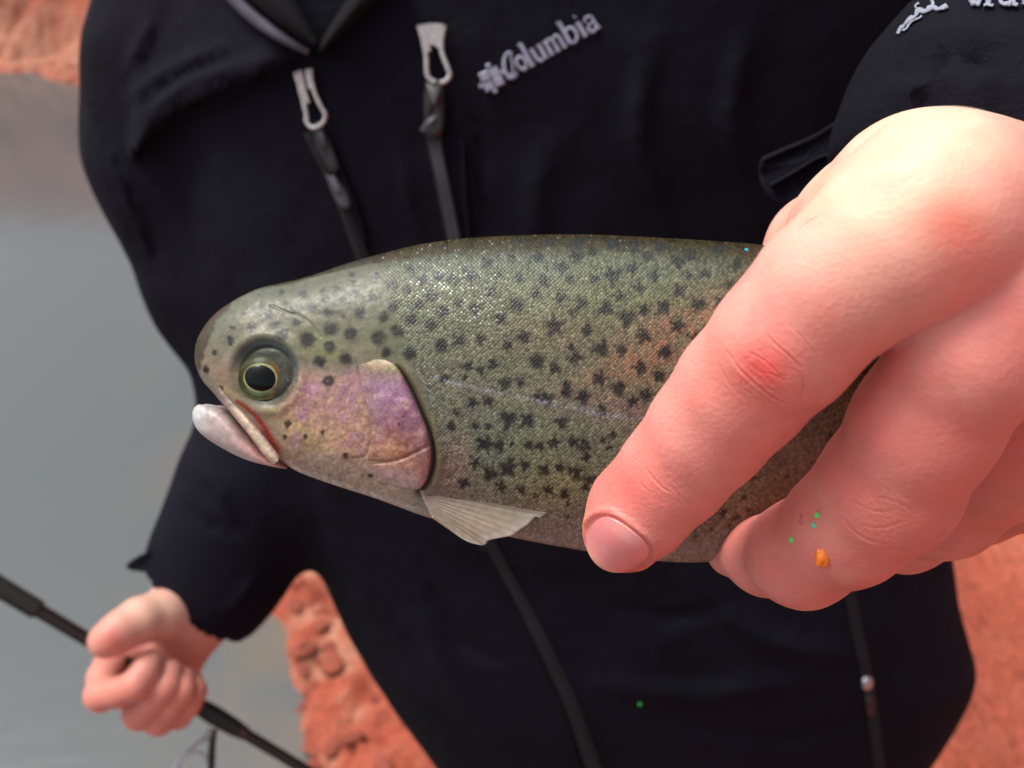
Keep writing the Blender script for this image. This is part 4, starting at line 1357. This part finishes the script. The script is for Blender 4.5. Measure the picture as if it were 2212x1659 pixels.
FOLDS = [([(1850,285),(1930,215),(2040,185),(2212,200)], 16, .0022), ([(1900,225),(1990,205),(2100,215)], 12, -.0016), ([(1905,165),(1960,140),(2080,130),(2230,140)], 4, -.0013), ([(1960,100),(2060,70),(2212,90)], 20, .0018),
         ([(760,700),(700,900),(720,1100)], 24, .004), ([(1500,1250),(1650,1380),(1850,1420)], 22, .0045), ([(1330,1300),(1450,1330),(1600,1300)], 18, -.003), ([(920,1250),(1000,1380),(1090,1430)], 20, -.004), ([(1400,100),(1380,300),(1450,480)], 28, .005), ([(1620,60),(1580,260),(1640,470)], 26, .005),
         ([(270,215),(340,165),(430,120),(520,95)], 13, .0040), ([(300,262),(380,195),(470,155),(560,130)], 12, .0045),
         ([(262,160),(300,100),(330,30)], 14, .0035), ([(235,300),(275,420),(330,540)], 10, .0035),
         ([(200,230),(250,340),(300,470),(361,609)], 5, -.0035),
         ([(560,1240),(520,1290),(480,1330)], 12, .003), ([(420,1000),(470,1060),(500,1120)], 10, .004), ([(400,1090),(450,1130),(520,1150)], 9, -.003),
         ([(900,1300),(960,1450),(1060,1600)], 26, .004), ([(1300,1480),(1500,1500),(1750,1470)], 22, .0035), ([(1500,1560),(1700,1590),(1900,1540)], 22, -.003),
         ([(1150,600),(1160,400),(1200,300)], 30, .004), ([(860,300),(880,420),(910,520)], 14, .003), ([(1020,200),(1040,400),(1060,500)], 9, -.003),
         ([(1860,220),(1960,190),(2100,180),(2212,190)], 14, .0016), ([(1880,170),(1980,140),(2100,135),(2212,140)], 4, -.0012)]
def jacket_sdf(p):
    y = p[:, 1]
    yc = np.clip(y, yy_[0], yy_[-1])
    cx = np.interp(yc, yy_, sC); cz = np.interp(yc, yy_, sZ); a = np.interp(yc, yy_, sA); b = np.interp(yc, yy_, sB)
    X, Z = (p[:, 0] - cx) / a, (p[:, 2] - cz) / b
    n = 2.4
    r = (np.abs(X) ** n + np.abs(Z) ** n + 1e-9) ** (1 / n)
    rad = np.hypot(X, Z) + 1e-9
    rr_ = np.hypot(p[:, 0] - cx, p[:, 2] - cz)
    t = (r - 1) * np.minimum(rr_ / np.maximum(r, .2), np.maximum(a, b))
    t = np.where(r < .3, -np.minimum(a, b) * .7, t) * .9
    t = np.maximum(t, np.maximum(y - yy_[-1], yy_[0] - y))
    sr = chain(p, SLR, .02)
    sr = np.maximum(sr, (p - P(432,1290,.550)) @ CUFN_R)
    sll = chain(p, SLL, .02)
    sll = np.maximum(sll, (p - np.array([.110, .028, 0])) @ CUFN_L)
    out = smin(smin(t, sr, .022), sll, .006)
    px, py, d = proj(p)
    fr = (d < .62) & ((d > .30) | ((px > 1780) & (py < 340)))
    m = fr & (np.abs(out) < .05) & (px > 100) & (px < 2300)
    if m.any():
        q = np.zeros(m.sum())
        x_, y_ = px[m], py[m]
        fd, ft = poly_dist(x_, y_, FOLDLINE)
        ly = np.interp(x_, FOLDLINE[::-1, 0], FOLDLINE[::-1, 1])
        above = (y_ < ly)
        sdl = np.where(above, fd, -fd)
        q += .013 * sstep(-4, 8, sdl) * np.exp(-np.clip(sdl, 0, 999) / 90) * sstep(685, 560, x_) * sstep(270, 300, x_)
        q += .0045 * (d[m] > .3) * fbm(p[m] * np.array([9, 5, 7]), 3, 4) + .0012 * fbm(p[m] * 38, 2, 14) * (d[m] > .3)
        for pts, wd, hgt in FOLDS:
            pts = np.array(pts, float)
            mm = (x_ > pts[:, 0].min() - 3 * wd) & (x_ < pts[:, 0].max() + 3 * wd) & (y_ > pts[:, 1].min() - 3 * wd) & (y_ < pts[:, 1].max() + 3 * wd)
            if mm.any():
                dd, t_ = poly_dist(x_[mm], y_[mm], catmull(pts, 14))
                q[mm] += hgt * np.exp(-(dd / wd) ** 2) * np.sin(np.pi * np.clip(t_, .03, .97)) ** .6
        out = out.copy()
        out[m] -= q
    m2 = (d <= .30) & (np.abs(out) < .02)
    if m2.any():
        out[m2] -= .0022 * fbm(p[m2] * np.array([30, 45, 30]), 3, 24)
    return out
v1 = P(440,1272,.550) - P(548,1145,.550); CUFN_R = v1 / np.linalg.norm(v1)
CUFN_L = np.array([-.40, -.917, 0.0])
jV, jQ = surface_net(jacket_sdf, (-.30, -.52, -.86), (.36, .33, -.135), .0040, coarse=3)
jV = relax(jacket_sdf, jV, .0016, 1)
jacket = obj('jacket', jV, jQ, M['cloth'], person)
ORIG[jacket.name] = ORIG[person.name]

def on_jacket(px, py, lift=0.0, d0=.30):
    d = march(px, py, jacket_sdf, d0, n=14)
    return P(px, py, d - lift)

# collar: outer stand with grey edge, dark inner fold
cpx = catmull([(470,-60),(500,-12),(540,30),(590,68),(630,92),(668,112)], 40)
ce = on_jacket(cpx[:, 0], cpx[:, 1], .006)
wd_ = np.interp(np.linspace(0, 1, 40), [0, .5, 1], [16, 14, 8])
tg = np.gradient(cpx, axis=0); tg /= np.linalg.norm(tg, axis=1)[:, None]
nrm2 = np.stack([-tg[:, 1], tg[:, 0]], 1)
def strip(path2, halfw, lift, thick, name, material, parent, nw=7, d0=.30, dfun=None, crown=0.0):
    n = len(path2)
    t = np.gradient(path2, axis=0); t /= np.linalg.norm(t, axis=1)[:, None] + 1e-9
    nn_ = np.stack([-t[:, 1], t[:, 0]], 1)
    hw = np.broadcast_to(halfw, (n,))
    s = np.linspace(-1, 1, nw)
    px = path2[:, 0:1] + nn_[:, 0:1] * hw[:, None] * s; py = path2[:, 1:2] + nn_[:, 1:2] * hw[:, None] * s
    d = (dfun or (lambda a, b: march(a, b, jacket_sdf, d0, n=14)))(px.ravel(), py.ravel()).reshape(px.shape)
    top = P(px, py, d - lift - thick - crown * (1 - s ** 2)).reshape(-1, 3)
    bot = P(px, py, d + .002).reshape(-1, 3)
    V = np.vstack([top, bot]); N = len(top)
    per = [(0, j) for j in range(nw)] + [(i, nw - 1) for i in range(1, n)] + [(n - 1, j) for j in range(nw - 2, -1, -1)] + [(i, 0) for i in range(n - 2, 0, -1)]
    rf = [[a[0] * nw + a[1], b[0] * nw + b[1], b[0] * nw + b[1] + N, a[0] * nw + a[1] + N] for a, b in zip(per, per[1:] + per[:1])]
    gf = grid_faces(n, nw)
    F = np.vstack([gf, gf[:, ::-1] + N, np.array(rf)])
    return obj(name, V, F, material, parent)
strip(cpx, wd_, .004, .002, 'collar_edge', M['piping'], jacket, crown=.002)
cin = catmull([(545,-60),(600,5),(645,55),(682,95)], 30)
strip(cin, np.linspace(50, 8, 30), .007, .003, 'collar', M['cloth_dark'], jacket, crown=.004)
cin2 = catmull([(840,-70),(780,0),(730,60),(690,112)], 30)
strip(cin2, np.linspace(34, 9, 30), .003, .003, 'collar', M['cloth_dark'], jacket, crown=.005)

# zips
def zipper(path, half, name='zipper', teeth=60, gap=3.5, twist=None, tm='zipteeth'):
    pth = catmull(path, 70)
    z_ = strip(pth, half, .0006, .0008, name, M['ziptape'], jacket, nw=5)
    ORIG[z_.name] = ORIG[person.name]
    q = catmull(path, teeth)
    t = np.gradient(q, axis=0); t /= np.linalg.norm(t, axis=1)[:, None]
    nn_ = np.stack([-t[:, 1], t[:, 0]], 1)
    parts = []
    for sgn in (-1, 1):
        c0 = q + t * (0 if sgn < 0 else .5) * np.hypot(*(q[1] - q[0]))
        a = c0 + nn_ * sgn * .4; b = c0 + nn_ * sgn * gap
        da = march(a[:, 0], a[:, 1], jacket_sdf, .3, n=14) - .0019
        for k in range(teeth):
            L_ = np.hypot(*(q[1] - q[0])) * .30
            cor = [a[k] - t[k] * L_, b[k] - t[k] * L_, b[k] + t[k] * L_, a[k] + t[k] * L_]
            V = np.vstack([P(*np.array(cor).T, da[k] - .0008), P(*np.array(cor).T, da[k] + .001)])
            parts.append((V, [[0, 3, 2, 1], [4, 5, 6, 7], [0, 1, 5, 4], [1, 2, 6, 5], [2, 3, 7, 6], [3, 0, 4, 7]]))
    V, F = join(parts)
    o = obj(name + '_teeth' if name != 'zipper' else 'zipper_teeth', V, F, M[tm], jacket, smooth=False)
    return z_
zipper([(668,285),(690,330),(718,385),(745,450),(770,520),(800,600),(880,800)], 14, teeth=70, gap=6, tm='ziptape')
zipper([(880,800),(980,1020),(1075,1215),(1130,1312),(1185,1418),(1232,1520),(1278,1645),(1325,1790)], 17, teeth=110, gap=7, tm='ziptape')
zipper([(930,200),(938,300),(954,383),(981,513),(1010,640)], 17, teeth=60, gap=11)
zipper([(1828,1235),(1840,1300),(1858,1390),(1875,1470),(1888,1560),(1900,1660)], 11, teeth=50, gap=3, tm='ziptape')
# storm flap edges beside the zips
for pts in ([(1040,1180),(1098,1290),(1150,1400),(1215,1540),(1245,1640),(1270,1720)], [(1000,300),(1004,400),(1014,520)], [(790,520),(765,440),(728,350),(712,300)]):
    strip(catmull(pts, 40), 5, .0008, .0016, 'seam', M['cloth'], jacket, nw=5, crown=.001)

# cord pulls
def cords(strands, rad, name='zip_pull'):
    parts = []
    for s in strands:
        pts = np.array(catmull(s, 30))
        Q = on_jacket(pts[:, 0], pts[:, 1], .0034)
        Q[:, 2] = np.convolve(np.pad(Q[:, 2], 4, mode='edge'), np.ones(9) / 9, 'valid')
        n_ = len(Q)
        r = rad * (1 + .12 * np.sin(np.arange(n_) * 2.1))
        parts.append(tube(Q, r, 8))
    V, F = join(parts)
    obj(name, V, F, M['cord'], jacket)
cords([Z5([(1222,405),(1245,480),(1265,560),(1285,640),(1292,695),(1325,722),(1372,700),(1392,645),(1362,590),(1332,520),(1312,440),(1308,385)]),
       Z5([(1248,398),(1262,450),(1278,520),(1296,580)]), Z5([(1290,392),(1296,440),(1310,500)])], .00088)
cords([Z5([(1920,140),(1945,230),(1962,320),(1965,400),(1978,440),(2012,464)]), Z5([(2064,138),(2048,225),(2052,300),(2078,370),(2094,420),(2072,455),(2040,466)]),
       Z5([(1945,138),(1962,210),(1978,290)]), Z5([(1968,134),(1980,190),(1990,250)]), Z5([(1995,132),(2000,190),(2003,255)]), Z5([(2020,132),(2018,190),(2016,255)]), Z5([(2042,134),(2036,190),(2030,270)])], .00098)
# sliders and their black tabs
def slab(poly, lift, thick, name, material, bev=.8):
    poly = np.array(poly, float); c0 = poly.mean(0)
    rings = [(1, -.001), (1, thick * .6), (bev, thick), (0.02, thick * 1.05)]
    d = march(poly[:, 0], poly[:, 1], jacket_sdf, .3, n=14)
    dm = d.mean()
    Vs = []
    for s, h in rings:
        q = c0 + (poly - c0) * s
        Vs.append(P(q[:, 0], q[:, 1], dm * .5 + d * .5 - lift - h))
    return obj(name, np.vstack(Vs), grid_faces(len(rings), len(poly), True), material, jacket)
slab(catmull(Z5([(1315,690),(1350,680),(1385,720),(1420,800),(1450,880),(1470,950),(1430,975),(1380,900),(1335,810),(1315,690)]), 30)[:-1], .001, .003, 'zip_slider', M['slider'])
slab(catmull(Z5([(1395,985),(1440,975),(1500,1060),(1532,1140),(1520,1175),(1475,1160),(1430,1080),(1395,985)]), 30)[:-1], .001, .0026, 'zip_slider', M['zipteeth'])
slab(catmull(Z5([(1955,455),(2010,445),(2065,460),(2068,560),(2065,660),(2045,760),(1960,770),(1950,650),(1945,560),(1955,455)]), 36)[:-1], .001, .0035, 'zip_slider', M['slider'])
slab(catmull(Z5([(1925,730),(1960,680),(2000,650),(2030,665),(1990,710),(1950,750),(1925,730)]), 24)[:-1], .004, .002, 'zip_slider', M['zipteeth'])
slab(catmull([(1862,1466),(1872,1460),(1884,1466),(1886,1480),(1876,1492),(1864,1486),(1862,1466)], 20)[:-1], .001, .003, 'zip_slider', M['slider_light'])
slab(catmull([(1868,1496),(1882,1494),(1888,1520),(1886,1545),(1876,1545),(1870,1520),(1868,1496)], 20)[:-1], .001, .002, 'zip_slider', M['slider'])

# embroidered word and mark
def stroke_geo(strokes, tomap, lift, thick, d0):
    """strokes: list of (points (u,v), half width or list); gives raised ribbons lying on the cloth"""
    parts = []
    for pts, hw in strokes:
        n = max(10, 5 * len(pts))
        pts = np.array(pts, float)
        q = catmull(pts, n) if len(pts) > 2 else pts[0] + (pts[1] - pts[0]) * np.linspace(0, 1, n)[:, None]
        t = np.gradient(q, axis=0); t /= np.linalg.norm(t, axis=1)[:, None] + 1e-9
        nn_ = np.stack([-t[:, 1], t[:, 0]], 1)
        h_ = np.interp(np.linspace(0, 1, n), np.linspace(0, 1, len(np.atleast_1d(hw))), np.atleast_1d(hw))
        s = np.array([-1, -.6, 0, .6, 1]); cr = np.array([0, .8, 1, .8, 0])
        uv = q[:, None] + nn_[:, None] * h_[:, None, None] * s[None, :, None]
        px, py = tomap(uv[..., 0], uv[..., 1])
        d = march(px.ravel(), py.ravel(), jacket_sdf, d0, n=14).reshape(px.shape)
        V = P(px, py, d - lift - thick * cr[None, :]).reshape(-1, 3)
        parts.append((V, grid_faces(n, 5).tolist()))
    return join(parts)
def letters():
    S = []
    w_ = .105
    def add(x, sts):
        for pts, hw in sts:
            S.append(([(x + a, b) for a, b in pts], hw))
    # script C
    add(0, [([(.70, 1.02), (.80, 1.22), (.62, 1.30), (.36, 1.10), (.14, .72), (.06, .32), (.20, .02), (.42, .0), (.60, .20)], [.07, .06, .07, .09, .1, .1, .08, .05]),
            ([(.70, 1.02), (.62, .70), (.46, .36), (.24, .10), (.0, .06)], [.06, .05, .05, .06, .05])])
    add(.72, [([(.08, .30), (.30, .04), (.52, .32), (.48, .70), (.28, .80), (.10, .60), (.08, .30)], [w_ * .8])])
    add(1.30, [([(.0, 1.38), (.16, 1.40)], [.045]), ([(.16, 1.42), (.16, .02)], [w_]), ([(.0, .03), (.32, .03)], [.045])])
    add(1.70, [([(.0, .82), (.14, .84)], [.04]), ([(.14, .86), (.14, .30), (.26, .03), (.46, .08), (.56, .26)], [w_, w_, .06, .05]), ([(.58, .88), (.58, .02)], [w_]), ([(.44, .84), (.58, .84)], [.04]), ([(.58, .03), (.72, .03)], [.04])])
    add(2.50, [([(.0, .82), (.14, .84)], [.04]), ([(.14, .88), (.14, .02)], [w_]), ([(.02, .03), (.28, .03)], [.04]), ([(.16, .62), (.34, .86), (.50, .70), (.52, .02)], [.05, .06, w_]), ([(.42, .03), (.64, .03)], [.04]),
               ([(.54, .62), (.72, .86), (.88, .70), (.90, .02)], [.05, .06, w_]), ([(.80, .03), (1.02, .03)], [.04])])
    add(3.62, [([(.0, 1.36), (.14, 1.40)], [.045]), ([(.14, 1.42), (.14, .04)], [w_]), ([(.16, .62), (.38, .86), (.64, .66), (.64, .26), (.40, .0), (.16, .12)], [.05, .07, w_, w_, .06, .05])])
    add(4.46, [([(.0, .82), (.16, .84)], [.04]), ([(.16, .88), (.16, .02)], [w_]), ([(.02, .03), (.32, .03)], [.04]), ([(.14, 1.18), (.20, 1.22)], [.10])])
    add(4.88, [([(.06, .66), (.24, .88), (.48, .78), (.50, .40), (.50, .02)], [.06, .05, w_]), ([(.50, .50), (.22, .46), (.06, .24), (.22, .0), (.50, .18)], [.05, .06, w_, .06]), ([(.5, .05), (.66, .04)], [.045])])
    return S
def logo_map(ox, oy, size, ang, kv=1.0, bend=0.0):
    ca, sa = math.cos(math.radians(ang)), math.sin(math.radians(ang))
    def f(u, v):
        X, Y = u * size, v * size * kv
        return ox + X * ca - Y * sa * 1.0, oy - X * sa - Y * ca + bend * u * u
    return f
lm = logo_map(1098, 172, 41.5, 29.5, .95)
V, F = stroke_geo(letters(), lm, .0009, .0009, .3)
lt = obj('logo_lettering', V, F, M['thread'], jacket)
lt['label'] = 'pale embroidered word Columbia across the chest'
def mark(tomap, s=1.0):
    S = []
    for a, b in ((-.26, -.26), (.26, -.26), (-.26, .26), (.26, .26)):      # woven diamond of four ribbed blocks
        for k in (-.13, .10):
            if a * b > 0:
                S.append(([(a + k, b - .24), (a + k, b + .22)], [.118 * s]))
            else:
                S.append(([(a - .24, b + k), (a + .22, b + k)], [.118 * s]))
    for a, b in ((-.62, -.10), (.62, .10), (.10, .64), (-.10, -.64)):
        S.append(([(a - .10 * (abs(b) > .5), b - .10 * (abs(a) > .5)), (a + .10 * (abs(b) > .5), b + .10 * (abs(a) > .5))], [.10 * s]))
    return S
mm_ = logo_map(1062, 169, 44, 24, 1.0)
V, F = stroke_geo(mark(mm_), lambda u, v: mm_(u, v), .0009, .001, .3)
obj('logo_mark', V, F, M['thread'], jacket)
# second embroidery near the cuff of the raised sleeve, cut by the picture's top
_sm = logo_map(2040, 15, 66, 3, 1.0, bend=.8)
def sm_(u, v):
    q = np.stack([u * 7, v * 7, 0 * u], -1)
    return _sm(u + .07 * fbm(q, 2, 3), v + .09 * fbm(q, 2, 8))
V, F = stroke_geo(letters()[2:], sm_, .0006, .0007, .12)
obj('sleeve_lettering', V, F, M['thread_white'], jacket)
jag = [([(1940, 72), (1946, 60), (1957, 50), (1966, 40), (1977, 33), (1984, 22), (1999, 24), (2012, 15), (2030, 18), (2046, 11)], [3.5, 5, 3, 6, 4, 7, 4, 6, 5, 7]),
       ([(1950, 66), (1961, 58), (1969, 46), (1983, 40), (1992, 31)], [2, 3, 1.5, 3, 2]), ([(1982, 20), (1978, 12), (1985, 4)], [2, 3, 2]), ([(2010, 16), (2016, 6), (2012, -4)], [3, 4, 3])]
V, F = stroke_geo(jag, lambda u, v: (u + 2.5 * fbm(np.stack([u / 6, v / 6, 0 * u], -1), 2, 5), v + 2.5 * fbm(np.stack([u / 6, v / 6, 0 * u], -1), 2, 6)), .0005, .0007, .12)
obj('sleeve_mark', V, F, M['thread_white'], jacket)

# cuff tabs
def tab(outline, dfront, thick, name, dslope=(0, 0), crease_=None):
    poly = catmull(outline + [outline[0]], 70)[:-1]
    c0 = poly.mean(0)
    rings = [(.02, 0), (.5, .0), (.86, -.0002), (.95, -.0008), (1.0, thick * .4), (.95, thick), (.5, thick), (.02, thick)]
    Vs = []
    for s, h in rings:
        q = c0 + (poly - c0) * s
        d = dfront + h + (q[:, 0] - c0[0]) * dslope[0] + (q[:, 1] - c0[1]) * dslope[1] + .0012 * fbm(np.stack([q[:, 0] / 50, q[:, 1] / 25, 0 * q[:, 0]], -1), 3, 3)
        Vs.append(P(q[:, 0], q[:, 1], d))
    return obj(name, np.vstack(Vs), grid_faces(len(rings), len(poly), True), M['cloth'], jacket)
tab([(1860,262),(1812,263),(1760,292),(1700,316),(1655,336),(1641,350),(1640,385),(1650,412),(1680,440),(1740,430),(1800,380),(1850,330)], .222, .003, 'cuff_tab', (-.00005, .00002))
strip(catmull([(1648,345),(1700,322),(1760,297),(1808,268)], 24), 7, .0005, .001, 'cuff_tab', M['cloth'], jacket, dfun=lambda a, b: np.full(a.shape, .2215) + (a - 1750) * -.00005, crown=.001)
strip(catmull([(1665,400),(1710,375),(1760,345),(1800,330)], 24), 6, .0005, .001, 'cuff_tab', M['cloth'], jacket, dfun=lambda a, b: np.full(a.shape, .2218) + (a - 1750) * -.00005, crown=.001)
tab([(470,1150),(400,1150),(362,1166),(335,1185),(300,1200),(274,1219),(280,1230),(312,1236),(350,1245),(400,1262),(470,1262)], .521, .004, 'cuff_tab', (-.00004, 0))

# trousers and boots below the jacket
def leg_sdf(p):
    return smin(capsule(p, A1, A2, .075, .055), capsule(p, B1, B2, .075, .055), .01)
jc0 = to_world(P(1475, 2120, .735))
hipw = jc0.copy()
def wl(x, y, z_): return np.array([hipw[0] + x, hipw[1] + y, z_])
def lathe_leg(sx):
    zs = np.linspace(hipw[2] + .12, .10, 24)
    pts = np.array([[hipw[0] + sx * (.075 + .03 * (1 - k / 23)), hipw[1] + .03 + .02 * math.sin(k * .3), zs[k]] for k in range(24)])
    r = np.interp(np.linspace(0, 1, 24), [0, .15, .5, .8, 1], [.085, .095, .07, .06, .065])
    return tube(pts, r * (1 + .02 * np.sin(np.arange(24) * 1.7)), 28)
V, F = join([lathe_leg(-1), lathe_leg(1)])
obj('trousers', V, F, M['trouser'], person, world=False)
for sx in (-1, 1):
    pts = np.array([[hipw[0] + sx * .078, hipw[1] + .07, .10], [hipw[0] + sx * .08, hipw[1] + .05, .085], [hipw[0] + sx * .085, hipw[1] - .02, .08], [hipw[0] + sx * .09, hipw[1] - .10, .075], [hipw[0] + sx * .092, hipw[1] - .16, .07], [hipw[0] + sx * .092, hipw[1] - .185, .065]])
    V, F = tube(pts, [.03, .048, .05, .042, .035, .012], 20, m=30)
    V[:, 2] = np.maximum(V[:, 2], .045)
    obj('boot', V, F, M['boot'], person, world=False)

# ------------------------------------------------------------------ fishing rod
A0 = P(0, 1268, .500); B0 = P(655, 1660, .545)
dr = (B0 - A0)
def rodp(t): return A0 + dr * t
rb = to_world(rodp(.5))
rod = root('fishing_rod', 'thin black fishing rod slanting through the closed hand at lower left', 'fishing rod', rb)
V, F = tube([rodp(t) for t in (-.2, .11, .5, .9, 1.6, 3.2)], [.0040, .0040, .0036, .0034, .0031, .0022], 20, m=60)
obj('rod_blank', V, F, M['rod'], rod)
V, F = tube([rodp(t) for t in (-.75, -.4, -.05, .095, .115, .12)], [.0085, .0066, .0056, .0054, .0052, .0040], 24, m=50)
obj('rod_grip', V, F, M['grip'], rod)
V, F = tube([rodp(t) for t in (.60, .66, .70, .765, .775)], [.0038, .0051, .0053, .0047, .0036], 20, m=24)
obj('thread_wrap', V, F, M['grip'], rod)
V, F = tube([rodp(t) for t in (.770, .775, .792, .797)], [.0036, .0043, .0043, .0036], 20, m=14)
obj('thread_wrap', V, F, M['wrap'], rod)
Q2 = lambda pts: [((500 + x * .24864) / 1.4756, (2200 + y * .24864) / 1.4756) for x, y in pts]
parts = []
def wire(pts2, d, r):
    p_ = catmull(Q2(pts2), 40)
    parts.append(tube(P(p_[:, 0], p_[:, 1], np.linspace(d[0], d[1], 40)), r, 8))
wire([(700,500),(650,560),(600,620),(520,680),(430,750),(330,850),(250,950),(190,1080),(170,1250)], (.530, .520), .0011)
wire([(690,520),(640,600),(580,650)], (.529, .527), .0018)
wire([(270,960),(330,880),(420,810),(500,790),(570,810),(625,870),(640,950),(620,1100),(560,1250),(440,1330),(320,1290),(260,1180),(250,1060),(270,960)], (.521, .521), .0011)
V, F = join(parts)
obj('guide_ring', V, F, M['wire'], rod)
parts = []
p_ = catmull(Q2([(745,500),(720,600),(705,760),(700,860),(690,1000),(670,1200),(640,1400)]), 30)
V, F = tube(P(p_[:, 0], p_[:, 1], np.linspace(.531, .524, 30)), np.linspace(.0018, .0026, 30), 10)
obj('guide_stem', V, F, M['rod'], rod)

# ------------------------------------------------------------------ specks
def fleck(px, py, d, size, m, label, name='glitter_fleck', cat='glitter', n=6, grp=None, flat=.35):
    rngl = np.random.default_rng(int(px))
    a = np.linspace(0, 2 * np.pi, n, endpoint=False)
    R = size * (1 + .15 * rngl.uniform(-1, 1, n))
    c0 = P(px, py, d)
    V = [c0 + np.array([0, 0, size * flat])]
    for s, h in ((.7, size * flat), (1, 0), (.7, -size * flat)):
        V += [c0 + np.array([R[i] * s * math.cos(a[i]), R[i] * s * math.sin(a[i]), h]) for i in range(n)]
    V += [c0 - np.array([0, 0, size * flat])]
    F = [[0, 1 + i, 1 + (i + 1) % n] for i in range(n)]
    for r in range(2):
        F += [[1 + r * n + i, 1 + (r + 1) * n + i, 1 + (r + 1) * n + (i + 1) % n, 1 + r * n + (i + 1) % n] for i in range(n)]
    F += [[1 + 2 * n + i, 1 + 3 * n, 1 + 2 * n + (i + 1) % n] for i in range(n)]
    wb = to_world(c0)
    o = obj(name, np.array(V), F, m, base=wb, smooth=False)
    o['label'] = label; o['category'] = cat
    if grp:
        o['group'] = grp
    return o
def hand_d(px, py): return float(march(px, py, hand_sdf, .09, n=40, dmax=.3)[0])
gpos = Z3([(787,1310), (776,1341), (706,1387)])
GL = 'glitter flecks stuck on the middle finger'
fleck(*gpos[0], hand_d(*gpos[0]) - .0001, .00052, M['green'], 'bright green glitter fleck on the middle finger, topmost of the three', grp=GL)
fleck(*gpos[1], hand_d(*gpos[1]) - .0001, .00046, M['teal'], 'pale teal glitter fleck on the middle finger, between the two green ones', grp=GL)
fleck(*gpos[2], hand_d(*gpos[2]) - .0001, .00050, M['green'], 'green glitter fleck on the middle finger, lowest and nearest its tip', grp=GL)
fleck(1612, 541, float(fdepth(1612, 541)) - .0009, .00045, M['cyan'], 'cyan glitter fleck on the fish back beside the index finger')
fleck(1382, 1521, float(march(1382, 1521, jacket_sdf, .3)[0]) - .0012, .0008, M['green'], 'blurred green glitter fleck on the jacket front below the fish')
bp_ = Z3([(800,1440)])[0]
bd = hand_d(*bp_)
# orange crumb of bait
u = np.linspace(0, np.pi, 16); v = np.linspace(0, 2 * np.pi, 22, endpoint=False)
U, Vv = np.meshgrid(u, v, indexing='ij')
S = np.stack([np.sin(U) * np.cos(Vv), np.cos(U), np.sin(U) * np.sin(Vv)], -1)
S = S * (1 + .55 * fbm(S * 1.6 + 4, 3, 9))[..., None] * np.array([.0010, .0016, .0008])
c0 = P(bp_[0], bp_[1], bd)
bt = obj('bait_crumb', (S + c0).reshape(-1, 3), grid_faces(16, 22, True), M['bait'], base=to_world(c0))
bt['label'] = 'small bright orange crumb of bait stuck on the middle finger'
bt['category'] = 'bait'
